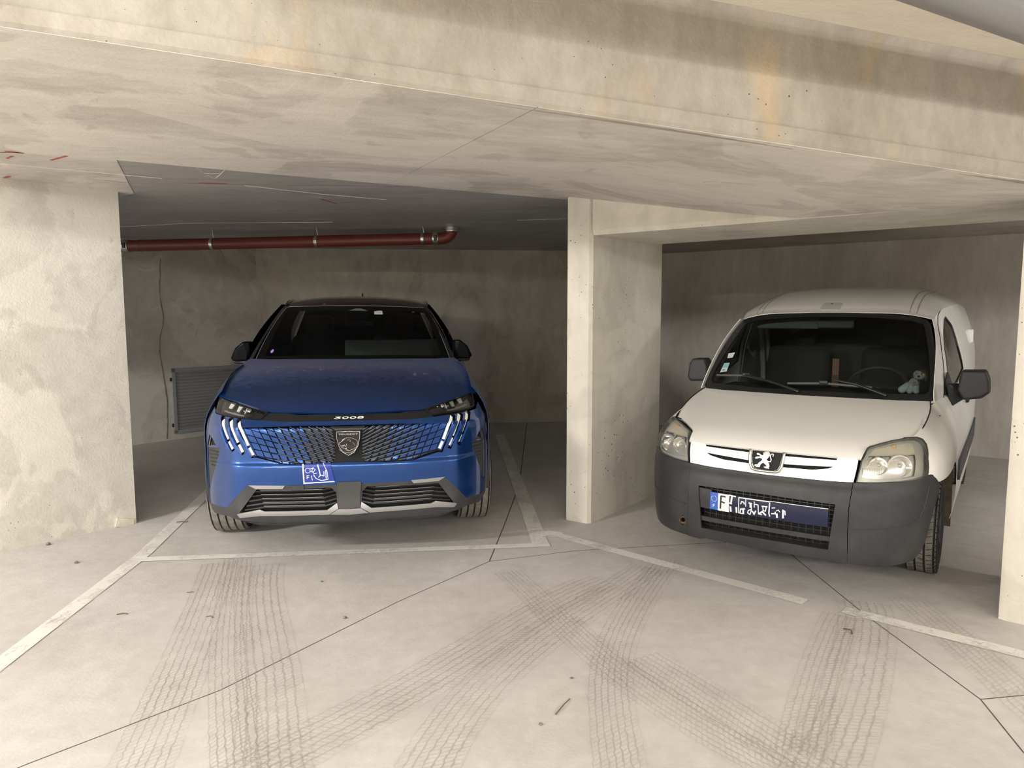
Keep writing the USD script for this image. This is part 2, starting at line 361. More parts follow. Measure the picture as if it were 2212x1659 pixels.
# tyre prints in the dust: ribs along the way, lugs across it
masked('track_print', (.385, .345, .295), {'uv': ('uvmap', {'attribute': 'st'}), 's': ('separate_xyz', {}), 'geo': ('geometry', {}),
       'nd': ('noise_texture', {'scale': 30., 'detail': 3.}), 'ud': ('math', {'math_type': 'multiply_add', 'value2': .10}),
       'ur': ('math', {'math_type': 'multiply', 'value2': 8.}), 'uf': ('math', {'math_type': 'pingpong', 'value2': .5}), 'ul': ('map_range', {'from_min': .02, 'from_max': .17, 'to_min': 1., 'to_max': .0, 'clamp': True}),
       'vv': ('math', {'math_type': 'multiply_add', 'value2': 42.}), 'vo': ('math', {'math_type': 'multiply', 'value2': 7.}), 'vf': ('math', {'math_type': 'pingpong', 'value2': .5}), 'vl': ('map_range', {'from_min': .03, 'from_max': .22, 'to_min': .50, 'to_max': 0., 'clamp': True}),
       'mx': ('math', {'math_type': 'maximum'}), 'nf': ('noise_texture', {'scale': 3.2, 'detail': 5., 'roughness': .65}), 'nr': ('map_range', {'from_min': .30, 'from_max': .66, 'to_min': .16, 'to_max': .46, 'clamp': True}),
       'ue': ('math', {'math_type': 'pingpong', 'value2': .5}), 'er': ('map_range', {'from_min': .0, 'from_max': .12, 'to_min': 0., 'to_max': 1., 'clamp': True}), 'm1': ('math', {'math_type': 'multiply'}), 'm2': ('math', {'math_type': 'multiply'})},
       [('uv.UV', 's.vector'), ('geo.position', 'nd.vector'), ('geo.position', 'nf.vector'), ('nd.fac', 'ud.value1'), ('s.x', 'ud.value3'), ('ud.value', 'ur.value1'), ('ur.value', 'uf.value1'), ('uf.value', 'ul.value'),
        ('s.y', 'vv.value1'), ('ud.value', 'vo.value1'), ('vo.value', 'vv.value3'), ('vv.value', 'vf.value1'), ('vf.value', 'vl.value'), ('ul.result', 'mx.value1'), ('vl.result', 'mx.value2'), ('nf.fac', 'nr.value'),
        ('s.x', 'ue.value1'), ('ue.value', 'er.value'), ('mx.value', 'm1.value1'), ('nr.result', 'm1.value2'), ('m1.value', 'm2.value1'), ('er.result', 'm2.value2')], 'm2.value')
masked('pale_soft', (.70, .66, .60), {'geo': ('geometry', {}), 'd': ('vector_math', {'math_type': 'distance', 'vector2': (-.585, 9.225, 1.37)}), 'r': ('map_range', {'from_min': .14, 'from_max': .30, 'to_min': .62, 'to_max': 0., 'clamp': True})},
       [('geo.position', 'd.vector1'), ('d.value', 'r.value')], 'r.result')  # pale colour that thins to nothing away from the disc centre
plain('mirror_gloss', (.003, .003, .004), .22, spec=.12)
plain('seam', (.012, .012, .012), .8)
plain('screen_black', (.004, .004, .004), .25, spec=.12)
plain('light_bar', (.72, .72, .70), .35)
nmix('seam_cement', (.20, .18, .15), (.40, .37, .32), 14.)
# ------------------------------------------------------------------ the garage
def S_(name, m, mt, **k):
    return mesh(name, m, mt, kind='structure', smooth=30, **k)

# floor: slabs parted by saw cuts
FL = sbox(-10, -7, 10, 13)
J1 = LineString([(-9.5, -7.5), (-4.6, -1.3), (-1.57, 2.17), (-1.13, 2.62), (-.58, 3.46), (-.135, 4.045), (.39, 4.23), (1.12, 4.35), (1.68, 4.42)])
J2 = LineString([(-.135, 4.045), (-.05, 4.81), (.06, 5.92), (.2, 9.4), (.3, 13.5)])
J3 = LineString([(1.66, 13.5), (1.68, 4.42), (1.68, 4.05), (1.70, 3.28), (1.76, 2.54), (1.69, 2.22), (1.2, -7.5)])
J4 = LineString([(1.76, 2.54), (1.95, 2.57), (10.5, 3.8)])
cuts = shapely.union_all([J1.buffer(.0022), J2.buffer(.003), J3.buffer(.0022), J4.buffer(.002)])
floor = xform('floor', 'pale dusty concrete garage floor crossed by saw-cut joints', None, kind='structure')
for g in sorted(FL.difference(cuts).geoms, key=lambda q: -q.area):
    mesh('floor_slab', prism(g.simplify(.0005), -.06, 0), 'concrete_floor', floor)
for g in (cuts.intersection(FL).geoms if hasattr(cuts.intersection(FL), 'geoms') else [cuts.intersection(FL)]):
    mesh('joint_filler', prism(g.buffer(.0006), -.05, .0003), 'joint_dark', floor)

# left wall, niche walls, back walls
def wall(name, pts, z0, z1, mt, label):
    return S_(name, prism(pts, z0, z1), mt, label=label)
wd = np.array([.652, .758]); wn = np.array([-.758, .652])
a = np.array([-2.62, 4.83]); b = a-wd*3.6
wall('wall_left', [a, a-wd*.0+wn*.2, b+wn*.2, b], -.05, 2.6, 'concrete_wall', 'pale concrete wall with trowel patches at the left, beside the blue car')
wall('wall_niche', [(-4.9, 6.97), (-4.19, 7.80), (-3.20, 8.95), (-3.05, 9.3), (-3.6, 9.4), (-5.2, 7.3)], -.05, 2.6, 'concrete_wall', 'shaded side wall behind the left wall, with the louvred grille')
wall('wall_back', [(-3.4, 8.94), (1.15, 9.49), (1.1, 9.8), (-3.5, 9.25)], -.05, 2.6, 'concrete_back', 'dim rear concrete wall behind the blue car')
vd = np.array([.80, -.60]); vn = np.array([.60, .80])
c0 = np.array([4.68, 7.09]); p, q = c0-vd*4.2, c0+vd*4.0
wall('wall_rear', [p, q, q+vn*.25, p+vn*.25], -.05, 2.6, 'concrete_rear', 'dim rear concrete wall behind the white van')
# pillars
PIL = [(.38, 4.885), (.515, 4.79), (.545, 4.80), (1.17, 5.60), (1.0, 5.74)]
S_('pillar', prism(PIL, -.05, 2.6), 'concrete_pillar', label='pale concrete pillar standing between the blue car and the white van')
rp = np.array([2.31, 3.25])
S_('pillar', prism([rp, rp+np.array([.02, -.03]), rp+vd*1.6, rp+vd*1.6+vn*.6, rp+np.array([.40, .52])], -.05, 2.6), 'concrete_pillar', label='pale concrete pillar at the right edge, right of the white van')

# sloping ramp slab: front beam (front face + lip), soffit, aisle ceiling
BA, BB = np.array([-1.5, 2.09]), np.array([2.0, 2.78]); BL = np.linalg.norm(BB-BA); bd = (BB-BA)/BL; bn = np.array([-bd[1], bd[0]])
SL = (1.95-2.27)/BL
def zb(s): return 2.27+SL*s                      # height of the beam's bottom edge at s metres along it
def bp(s, q, z): p = BA+bd*s+bn*q; return [p[0], p[1], z]
def ramp_solid(prof, s0, s1, n=24):
    "profile of (q, height over the bottom edge) swept along the sloping beam"
    ss = np.linspace(s0, s1, n); k = len(prof)
    v = np.array([bp(s, q, zb(s)+h) for s in ss for q, h in prof])
    f = []
    for i in range(n-1):
        for j in range(k):
            j2 = (j+1) % k
            f += [[i*k+j, i*k+j2, (i+1)*k+j2], [i*k+j, (i+1)*k+j2, (i+1)*k+j]]
    pl = ear(prof)
    m = trimesh.Trimesh(v, np.vstack([f, pl, pl+(n-1)*k]), process=False); trimesh.repair.fix_normals(m); return m
beam = xform('beam', 'long pale concrete ceiling beam with rust-yellow stains above both parking bays', None, kind='structure')
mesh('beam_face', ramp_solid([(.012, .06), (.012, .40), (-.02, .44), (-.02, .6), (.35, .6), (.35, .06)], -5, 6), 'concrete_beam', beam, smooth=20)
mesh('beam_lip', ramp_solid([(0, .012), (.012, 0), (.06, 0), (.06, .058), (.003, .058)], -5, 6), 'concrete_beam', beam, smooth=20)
# aisle ceiling
S_('ceiling', ramp_solid([(-7, .425), (-.01, .425), (-.01, .8), (-7, .8)], -6, 7), 'concrete_aisle_ceiling', label='sloping pale concrete aisle ceiling in front of the beam, under the grey pipe')

def grid_slab(P0, P1, up, n, m):
    "ruled sheet between two 3-D polylines, closed upwards by up metres"
    def res(P, k):
        P = np.asarray(P, float); t = np.linspace(0, len(P)-1, k); return np.stack([np.interp(t, np.arange(len(P)), P[:, i]) for i in range(3)], 1)
    A, B = res(P0, n), res(P1, n); w = np.linspace(0, 1, m)
    v = (A[:, None]*(1-w)[None, :, None]+B[:, None]*w[None, :, None]).reshape(-1, 3)
    f = []
    for i in range(n-1):
        for j in range(m-1):
            a_ = i*m+j; f += [[a_, a_+1, a_+m+1], [a_, a_+m+1, a_+m]]
    f = np.array(f); k = len(v)
    rim = [i*m for i in range(n)]+[(n-1)*m+j for j in range(1, m)]+[i*m+m-1 for i in range(n-2, -1, -1)]+[j for j in range(m-2, 0, -1)]
    q = []
    for a_, b_ in zip(rim, rim[1:]+rim[:1]): q += [[a_, b_, b_+k], [a_, b_+k, a_+k]]
    t = trimesh.Trimesh(np.vstack([v, v+[0, 0, up]]), np.vstack([f, f[:, ::-1]+k, q]), process=False); trimesh.repair.fix_normals(t); return t
def fr(s): return bp(s, .013, zb(s)-.0015)
# soffit under the ramp, in two cast panels with a joint between them (gap 4 mm)
soff = xform('soffit', 'streaky pale concrete underside of the ramp between the beam and the bays', None, kind='structure')
JF, JB = 1.62, np.array([-.756, 4.467, 2.24])
kb = lambda *p: np.array(p, float)
mesh('soffit_panel', grid_slab([fr(-5), fr(-3.2), fr(-1.2), fr(.6), fr(JF-.003)], [kb(-6.0, 1.3, 2.45), kb(-4.6, 2.4, 2.30), kb(-2.314, 3.666, 2.25), kb(-1.4, 4.14, 2.243), JB-[.003, .0015, 0]], .35, 33, 8), 'concrete_soffit', soff, smooth=20)
mesh('soffit_panel', grid_slab([fr(JF+.003), fr(2.0), fr(2.9), fr(3.55), fr(4.4), fr(6)], [JB+[.003, .0015, 0], kb(.40, 5.061, 2.235), kb(1.546, 3.928, 1.960), kb(2.374, 3.378, 1.955), kb(3.4, 2.62, 1.95), kb(5.6, 2.8, 1.9)], .35, 41, 8), 'concrete_soffit', soff, smooth=20)
nic = [(-2.062, 3.80), (-2.314, 3.66)]
def flat(name, pts, z, mt, label): S_(name, prism(pts, z, z+.3), mt, label=label)
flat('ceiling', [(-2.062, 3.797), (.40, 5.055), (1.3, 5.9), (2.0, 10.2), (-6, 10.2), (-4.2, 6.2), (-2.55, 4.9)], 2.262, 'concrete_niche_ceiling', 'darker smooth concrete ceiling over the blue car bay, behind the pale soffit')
flat('ceiling', [(-2.45, 3.58), (-2.062, 3.797), (-2.55, 4.9), (-4.2, 6.2), (-7.5, 2.5), (-6.0, 1.6)], 2.258, 'concrete_soffit', 'pale concrete ceiling strip above the left wall')
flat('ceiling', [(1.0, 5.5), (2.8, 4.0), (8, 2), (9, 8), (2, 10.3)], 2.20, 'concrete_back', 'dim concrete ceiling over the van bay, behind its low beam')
# low beam across the van bay, with a chamfered front edge
VA, VB = np.array([.536, 4.782]), np.array([2.374, 3.378]); vl = np.linalg.norm(VB-VA); vbd = (VB-VA)/vl; vbn = np.array([-vbd[1], vbd[0]])
def vbeam(s0, s1, w0, w1):
    prof = lambda w: [(.0, .03), (.018, .0), (w, 0), (w, .5), (0, .5)]
    v = []
    for s, w in ((s0, w0), (s1, w1)):
        for q, h in prof(w):
            p = VA+vbd*s+vbn*q; v.append([p[0], p[1], 1.963+h])
    f = [[0, 1, 2], [0, 2, 3], [0, 3, 4], [5, 7, 6], [5, 8, 7], [5, 9, 8]]
    for j in range(5):
        k2 = (j+1) % 5; f += [[j, j+5, k2], [k2, j+5, k2+5]]
    t = trimesh.Trimesh(v, f, process=False); trimesh.repair.fix_normals(t); return t
S_('beam', vbeam(-.0, 3.6, .86, .84), 'concrete_pillar', label='low concrete beam spanning the white van bay between the two pillars')
# far sides of the aisle, out of the picture
S_('wall_front', bx(-10, 10, -6.6, -6.3, -.05, 3.6), 'concrete_wall', label='pale concrete wall across the aisle behind the viewer')
S_('wall_west', bx(-9.4, -9.1, -6.5, 10.5, -.05, 3.6), 'concrete_wall', label='pale concrete wall closing the aisle far to the left')
S_('wall_right', bx(9.1, 9.4, -6.5, 10.5, -.05, 3.6), 'concrete_wall', label='pale concrete wall closing the aisle far to the right')
# ------------------------------------------------------------------ car surfaces
def pch(x, y):
    f = PchipInterpolator(np.asarray(x, float), np.asarray(y, float)); a, b = x[0], x[-1]
    return lambda q: f(np.clip(q, a, b))
def smooth1(y, k):
    for _ in range(k): y = np.concatenate([[y[0]], .25*y[:-2]+.5*y[1:-1]+.25*y[2:], [y[-1]]])
    return y
class Belt:
    """Body skin of a car: a plan curve (half, from the nose round to the tail) carried up through the heights, leaning in by front(z)
    where it faces forward and by a rounded shoulder where it faces sideways.  P(s, z), s = metres along the plan, negative on the other side."""
    def __init__(self, plan, front, zb, zt, ot, power=2.6, low=None, k=8):
        p = np.asarray(plan, float); s = np.r_[0, np.cumsum(np.linalg.norm(np.diff(p, axis=0), axis=1))]
        self.L = s[-1]; q = np.linspace(0, self.L, 600)
        X, Y = pch(s, p[:, 0])(q), pch(s, p[:, 1])(q)
        X, Y = smooth1(np.r_[-X[60:0:-1], X], k)[60:], smooth1(np.r_[Y[60:0:-1], Y], k)[60:]
        self.q, self.X, self.Y = q, X, Y
        tx, ty = np.gradient(X), np.gradient(Y); l = np.hypot(tx, ty); self.nx, self.ny = ty/l, -tx/l; self.nx[0], self.ny[0] = 0., -1.
        self.front, self.zb, self.zt, self.ot, self.power = front, zb, zt, ot, power
        self.low = low or (lambda z: 0*z)
        self.s_of = lambda x=None, y=None: np.interp(x, X, q) if y is None else np.interp(y, Y, q)
    def __call__(self, s, z):
        s, z = np.asarray(s, float), np.asarray(z, float); sg = np.where(s < 0, -1., 1.); a = np.abs(s)
        I = lambda t: np.interp(a, self.q, t)
        X, Y, nx, ny = I(self.X), I(self.Y), I(self.nx), I(self.ny)
        wf = ny*ny*(Y < 2.2); ws = 1-wf
        t = np.clip((z-self.zb)/(self.zt(a)-self.zb), 0, 1.25)
        o = wf*self.front(z)+ws*(self.ot(a)*t**self.power+self.low(z))
        return np.stack([sg*(X-nx*o), Y-ny*o, z+0*X], -1)
# blue car: its own frame, X to the picture's right, Y from nose to tail, Z up
B_plan = [(0, 0), (.30, .012), (.50, .036), (.595, .054), (.62, .064), (.68, .118), (.745, .19), (.80, .275), (.845, .385), (.873, .50), (.893, .63), (.908, .80), (.915, 1.0), (.915, 1.5), (.92, 2.4), (.935, 3.3), (.94, 3.7), (.925, 4.1), (.86, 4.36), (.6, 4.50), (0, 4.54)]
B_front = pch([.18, .23, .28, .34, .42, .50, .56, .600, .618, .70, .805, .815, .84, .88, .93, 1.0], [.14, .05, .012, .0, .010, .007, .004, .003, .014, .011, .0, .003, .035, .085, .15, .27])
_zs = pch([0, .5, .75, .95, 1.2, 1.5, 1.65, 2.2, 4.0, 5.2], [.89, .90, .925, .952, 1.005, 1.08, 1.112, 1.115, 1.13, 1.13])
_os = pch([0, .6, .75, .95, 1.2, 1.5, 1.65, 2.0, 2.4, 5.2], [.12, .12, .10, .082, .12, .155, .19, .16, .09, .10])
BB_ = Belt(B_plan, B_front, .70, _zs, _os, 2.4, low=pch([.18, .30, .45, 1.], [.03, .005, .0, .0]))
_h0 = pch([.0, .06, .10, .16, .27, .45, .8, 1.2, 1.4], [.835, .868, .888, .913, .950, .993, 1.066, 1.138, 1.165])
_lead = pch([0, .2, .45, .6, .72, .80, .9], [0, .008, .055, .125, .22, .31, .45])
def B_hood(x, y):
    a = np.abs(x); yy = y-_lead(a)*np.clip((1.25-y)/1.2, 0, 1)
    return np.stack([x, y, _h0(yy)-.012*(a/.72)**3-.010*np.clip((a-.30)/.2, 0, 1)*np.clip((1.0-y), 0, 1)], -1)
def B_ws(u, v):
    "windscreen and pillars: u across (+-1 at the glass edge), v up"
    a = np.abs(u); x = u*(.712+(.556-.712)*v)
    y = 1.13+.82*v+(.13-.05*v)*a**2.2+.02*np.clip(a-1, 0, 1)
    return np.stack([x, y, 1.128+.385*v+.035*4*v*(1-v)-.012*a**2], -1)
_rz = pch([0, .12, .35, .7, 1.2, 1.8, 2.15], [1.513, 1.548, 1.585, 1.605, 1.60, 1.54, 1.46])
_rx = pch([0, .3, 1.0, 1.8, 2.15], [.556, .575, .585, .56, .52])
def B_roof(u, v):
    "u across, v metres back from the windscreen's top edge"
    a = np.abs(u); return np.stack([u*_rx(v), 1.95+v+.085*a**2.2*np.clip(1-v/1.5, 0, 1), _rz(v)-.035*a**3-.012*a**2], -1)
B_ROLL = math.radians(.45)
def B_body(P):
    "the body leans a little on its springs, to the picture's right"
    P = np.array(P, float); x, z = P[..., 0].copy(), P[..., 2]-.3
    P[..., 0] = x*math.cos(B_ROLL)+z*math.sin(B_ROLL); P[..., 2] = .3-x*math.sin(B_ROLL)+z*math.cos(B_ROLL); return P
B_LOC, B_YAW = (-.9244, 3.941), 10.413
# ------------------------------------------------------------------ blue car
BT = {'hood': [(0.07, 0.0886), (-0.0319, 0.0911), (-0.2059, 0.1047), (-0.3459, 0.1306), (-0.4217, 0.1543), (-0.4593, 0.1783), (-0.5441, 0.2543), (-0.6489, 0.357), (-0.727, 0.4427), (-0.7775, 0.5047), (-0.7941, 0.526), (-0.7939, 0.5979), (-0.7824, 0.7553), (-0.76, 1.0625), (-0.7276, 1.2041), (-0.7194, 1.2179), (-0.564, 1.1659), (-0.2962, 1.1426), (0.0461, 1.1336)], 'headlight': [(-1.0144, 0.9506), (-0.9744, 0.9495), (-0.8884, 0.9414), (-0.8113, 0.932), (-0.7429, 0.9252), (-0.6748, 0.9186), (-0.5612, 0.9112), (-0.5234, 0.9052), (-0.4628, 0.8907), (-0.4942, 0.8558), (-0.5642, 0.8609), (-0.6938, 0.8638), (-0.8009, 0.8657), (-0.8865, 0.8703), (-0.9113, 0.8743), (-0.9377, 0.892), (-0.9844, 0.9258)], 'head_in': [(-0.9889, 0.9471), (-0.8832, 0.9385), (-0.8056, 0.9287), (-0.7373, 0.9217), (-0.6689, 0.9154), (-0.559, 0.9075), (-0.5246, 0.9015), (-0.473, 0.8874), (-0.5013, 0.8616), (-0.5675, 0.8674), (-0.7032, 0.8709), (-0.8136, 0.8743), (-0.8908, 0.8785), (-0.91, 0.8844), (-0.9343, 0.9023), (-0.9716, 0.9294)], 'strip': [(-0.0004, 0.8811), (-0.1152, 0.8823), (-0.2113, 0.8819), (-0.2957, 0.8822), (-0.338, 0.889), (-0.4325, 0.8902), (-0.4656, 0.8916), (-0.4956, 0.8564), (-0.467, 0.8505), (-0.4184, 0.8478), (-0.3536, 0.8448), (-0.288, 0.8447), (-0.1221, 0.8449), (0.001, 0.8449)], 'lip_bottom': [(0.0019, 0.8256), (-0.1083, 0.8246), (-0.2836, 0.8254), (-0.347, 0.8228), (-0.4247, 0.8218), (-0.5072, 0.8196), (-0.5813, 0.8176)], 'grille_bottom': [(-0.509, 0.6491), (-0.4624, 0.6366), (-0.4001, 0.6196), (-0.3572, 0.609), (-0.2999, 0.6083), (-0.2482, 0.6083), (-0.1705, 0.6092), (-0.1186, 0.6104), (-0.0666, 0.6125), (-0.0038, 0.6147)], 'claw0': [(-0.7775, 0.8443), (-0.7314, 0.8108), (-0.7101, 0.7831), (-0.6833, 0.7481)], 'clawb0': [(-0.6795, 0.7333), (-0.6513, 0.6928)], 'claw1': [(-0.7045, 0.8453), (-0.6597, 0.8148), (-0.6335, 0.7827), (-0.6084, 0.7321)], 'clawb1': [(-0.6044, 0.7207), (-0.5834, 0.6778)], 'claw2': [(-0.6239, 0.8432), (-0.5965, 0.821), (-0.5824, 0.8027), (-0.5495, 0.7151)], 'clawb2': [(-0.5458, 0.7023), (-0.5254, 0.6603)], 'stem': [(-0.8118, 0.8666), (-0.7771, 0.8444), (-0.727, 0.8597), (-0.7045, 0.8453), (-0.655, 0.8597), (-0.6239, 0.8432)], 'fins': [(-0.7518, 0.799), (-0.6727, 0.6818), (-0.6803, 0.8082), (-0.5936, 0.6649), (-0.6131, 0.8163), (-0.5351, 0.6489)], 'caps': [(-0.6664, 0.6876), (-0.6393, 0.6931), (-0.6294, 0.6764), (-0.6595, 0.6806), (-0.5931, 0.6738), (-0.5756, 0.6766), (-0.5649, 0.6589), (-0.5895, 0.665), (-0.5347, 0.6578), (-0.5209, 0.6603), (-0.508, 0.6451), (-0.5301, 0.6489)], 'vent': [(-0.9782, 0.6695), (-0.7963, 0.6792), (-0.8521, 0.5611), (-0.9759, 0.4163), (-1.0978, 0.4275), (-1.1066, 0.5307)], 'ventup': [(-0.9281, 0.7457), (-0.885, 0.7283), (-0.8404, 0.6872), (-0.9714, 0.6717)], 'intake_frame_out': [(-0.5567, 0.4925), (-0.7105, 0.3507), (-0.9166, 0.332), (-0.9457, 0.3109), (-0.9028, 0.2801), (-0.7356, 0.294), (-0.5669, 0.287), (-0.4402, 0.2807), (-0.2302, 0.2794), (-0.0096, 0.2749)], 'intake': [(-0.5103, 0.4669), (-0.3558, 0.4636), (-0.1003, 0.4714), (-0.0737, 0.4429), (-0.0687, 0.3834), (-0.1227, 0.3457), (-0.4665, 0.3453), (-0.4927, 0.355), (-0.6124, 0.3316)], 'trim_top': [(-0.554, 0.492), (-0.3522, 0.4888), (-0.366, 0.4698), (-0.5138, 0.4702)], 'blade': [(-0.6227, 0.3251), (-0.6064, 0.3319), (-0.4927, 0.355), (-0.4639, 0.3442), (-0.1227, 0.3446), (-0.0677, 0.3823), (-0.0616, 0.3505), (-0.113, 0.3191), (-0.4888, 0.3193), (-0.5206, 0.3166), (-0.6067, 0.3063)], 'blade_mid': [(-0.1104, 0.319), (-0.0616, 0.3494), (-0.0077, 0.3472), (-0.0084, 0.3146)], 'slats': [(-0.5401, 0.4488), (-0.4924, 0.4537), (-0.1503, 0.4558), (-0.0715, 0.4732), (-0.5517, 0.4226), (-0.4881, 0.4307), (-0.1467, 0.4326), (-0.072, 0.45), (-0.5626, 0.3981), (-0.4833, 0.4091), (-0.1429, 0.4106), (-0.0724, 0.428), (-0.5726, 0.373), (-0.4777, 0.3871), (-0.1388, 0.3883), (-0.0728, 0.4052), (-0.583, 0.3487), (-0.4719, 0.3664), (-0.1346, 0.3673), (-0.0729, 0.3841)], 'radar': [(-0.0692, 0.5031), (-0.0053, 0.5027), (-0.0076, 0.3499), (-0.0599, 0.352)], 'plate': [(-0.2496, 0.6059), (-0.0037, 0.6129), (0.0076, 0.5084), (-0.247, 0.5013)], 'crease': [(-0.8852, 0.7783), (-0.6581, 0.8098), (-0.5803, 0.819), (-0.3845, 0.8238)], 'shield': [(-0.0639, 0.7907), (0.0019, 0.794), (0.0679, 0.7865), (0.066, 0.7538), (0.0569, 0.707), (0.0299, 0.6701), (0.0004, 0.6536), (-0.0311, 0.6719), (-0.0525, 0.7073), (-0.0623, 0.7514)], 'text': [(-0.087, 0.8714), (0.0846, 0.8685), (0.0843, 0.853), (-0.0855, 0.856)], 'tow': [(-0.4995, 0.5932), (-0.4295, 0.5822), (-0.4089, 0.5086), (-0.4743, 0.5089)], 'facet': [(-0.5618, 0.498), (-0.5886, 0.5602), (-0.6216, 0.6166), (-0.6575, 0.6681), (-0.6383, 0.6804)], 'glass': [(-0.9706, 0.0204), (-1.0018, 0.9701), (-0.9487, 0.9916), (0.0547, 0.9848), (0.0649, 0.0043)], 'pillar_out': [(-1.0431, 0.0197), (-1.0286, 0.3773), (-1.0445, 0.7417), (-1.0784, 1.0453)], 'visible': [(-0.8925, 0.0467), (-0.9394, 0.8151), (-0.8915, 0.8549), (0.0568, 0.8546), (0.0647, 0.0388)], 'sticker': [(-0.854, 0.1028), (-0.8046, 0.1204), (-0.8683, 0.1428)], 'tag': [(0.2355, 0.8285), (0.3538, 0.8458), (0.3425, 0.7355), (0.2307, 0.7436)]}
def wheel(parent, x, y, r, w, side, tread_mat='tread', rim_mat='dull_chrome', ribs=4, rim_r=.24, steer=0., spokes=5, sipes=0):
    "wheel about the x axis; side = +-1, outside"
    h = w/2; M = T(x, y, r)@R(steer, [0, 0, 1])
    wl = xform('wheel', parent=parent)
    prof = [(rim_r, -h*.80), (rim_r+.02, -h*.98), (r-.05, -h*1.02), (r-.018, -h*.93), (r-.008, -h*.80), (r-.008, h*.80), (r-.018, h*.93), (r-.05, h*1.02), (rim_r+.02, h*.98), (rim_r, h*.80)]
    ty = mesh('tyre', tf(lathe(prof, 72, 'x'), M), 'rubber', wl, smooth=35)
    e = np.linspace(-h*.80, h*.80, ribs+1)
    edges = [(-h*.93, e[0]-.004, r-.016, r-.002)]+[(e[i]+.0045, e[i+1]-.0045, r, r) for i in range(ribs)]+[(e[-1]+.004, h*.93, r-.002, r-.016)]
    for a, b, ra, rb in edges:
        mesh('tread_rib', tf(lathe([(ra-.009, a), (ra, a+.001), (rb, b-.001), (rb-.009, b)], 72, 'x'), M), tread_mat, ty, smooth=35)
    if sipes:
        q = []
        for k in range(sipes):
            g = 2*math.pi*k/sipes
            for i, (a, b) in enumerate(zip(e[:-1], e[1:])):
                gg = g+(.5 if i % 2 else 0)*2*math.pi/sipes
                m = bx(a+.012, b-.004, -.0018, .0018, -.004, .0006); m.apply_transform(R(16*(-1)**i, [0, 0, 1])); m.apply_translation((0, 0, r)); m.apply_transform(R(math.degrees(gg), [1, 0, 0])); q.append(m)
            m = bx(h*.70, h*.95, -.003, .003, -.006, .0006); m.apply_translation((0, 0, r-.004)); m.apply_transform(R(math.degrees(g), [1, 0, 0])); q.append(m)
        mesh('tread_sipes', tf(cat_(*q), M), 'rubber', ty, kind='stuff')
    o = side*h
    rim = mesh('rim', tf(lathe([(.05, o*.55), (rim_r*.55, o*.62), (rim_r*.92, o*.25), (rim_r*.92, -o*.8), (rim_r*1.0, -o*.85), (rim_r*1.0, o*.85), (rim_r*.95, o*.80), (rim_r*.93, o*.3)], 40, 'x'), M), 'matte_black', wl, smooth=35)
    sp = []
    for k in range(spokes):
        m = bx(-.012, .012, -.028, .028, .03, rim_r*.97); m.apply_translation((o*.72, 0, 0)); m.apply_transform(R(k*360/spokes, [1, 0, 0]))
        mesh('spoke', tf(m, M), rim_mat, wl)
    hub = trimesh.creation.cylinder(.055, .03, sections=24); hub.apply_transform(R(90, [0, 1, 0])); hub.apply_translation((o*.75, 0, 0))
    mesh('hub_cap', tf(hub, M), rim_mat, wl)
    return wl

def half(poly, mid=True):
    "traced left half (negative s) completed with its mirror image"
    a = [(0 if x > -.003 else x, y) for x, y in poly]; q = Polygon(a)
    if not q.is_valid: q = q.buffer(0)
    return q
def both(p):
    "a half polygon at the middle line and its mirror image as one"
    return shapely.union_all([p.buffer(2e-5, join_style='mitre'), affinity.scale(p, -1, 1, origin=(0, 0)).buffer(2e-5, join_style='mitre')]).simplify(1e-4)
def mir(p): return affinity.scale(p, -1, 1, origin=(0, 0))
def rib3(P, r, n=6): return tube(P, r, n)

car = xform('parked_car', 'blue metallic sport utility car with black roof parked nose-out in the left bay', 'car', (*B_LOC, 0), math.degrees(math.radians(B_YAW)))
SB = lambda s, z: B_body(BB_(s, z)); SH = lambda x, y: B_body(B_hood(x, y)); SW = lambda u, v: B_body(B_ws(u, v)); SR = lambda u, v: B_body(B_roof(u, v))
ARCH_Z, ARCH_R = .352, .405
s_w = float(BB_.s_of(y=.93)); s_w2 = float(BB_.s_of(y=3.66)); s_a = s_w-.43
def circ(s0, r): return Polygon([(s0+r*math.cos(a), ARCH_Z+r*math.sin(a)) for a in np.linspace(0, 2*np.pi, 60)])
P_head = Polygon(BT['headlight'])
strip_pts = BT['strip']; lipb = BT['lip_bottom']; grb = BT['grille_bottom']
# bumper skin: everything painted between headlamp, bonnet and lower grille
top = [(0, .8449), (-.12, .8449), (-.29, .8447), (-.354, .8448), (-.42, .8477), (-.468, .8503), (-.4976, .8561)]+BT['headlight'][10:14][0:]+[(-.90, .874), (-.905, .877)]
top = [(0, .8449), (-.12, .8449), (-.29, .8447), (-.354, .8448), (-.42, .8477), (-.468, .8503), (-.4976, .8561), (-.567, .8604), (-.6636, .8653), (-.7792, .8699), (-.8726, .8735), (-.94, .885)]
fo = BT['intake_frame_out']
frame_half = Polygon([(0, .500), (-.06, .503), (-.0745, .487), (-.35, .4895)]+[fo[0], fo[1], (-.90, .340), (-.985, .335), (-.985, .2)]+[(0, .2)])
P_bump = Polygon([(0, .20)]+top+[(-.985, .90), (-.985, .20)]).buffer(0)
grille_half = Polygon([(0, .8256)]+lipb[1:]+[(-.592, .816)]+[(-.5378, .6475)]+grb+[(0, .6136)]).buffer(0)
claw_zone = Polygon([(-.592, .816), (-.585, .812)]+[(-.7245, .8042), (-.661, .6835), (-.60, .666), (-.5378, .6475)]).buffer(0)
vent_l = Polygon([(-.955, .671), (-.764, .6865), (-.823, .569), (-.93, .42), (-.96, .43)]); vent_u = Polygon([(-.905, .749), (-.858, .733), (-.806, .6945), (-.955, .676)])
claws = []
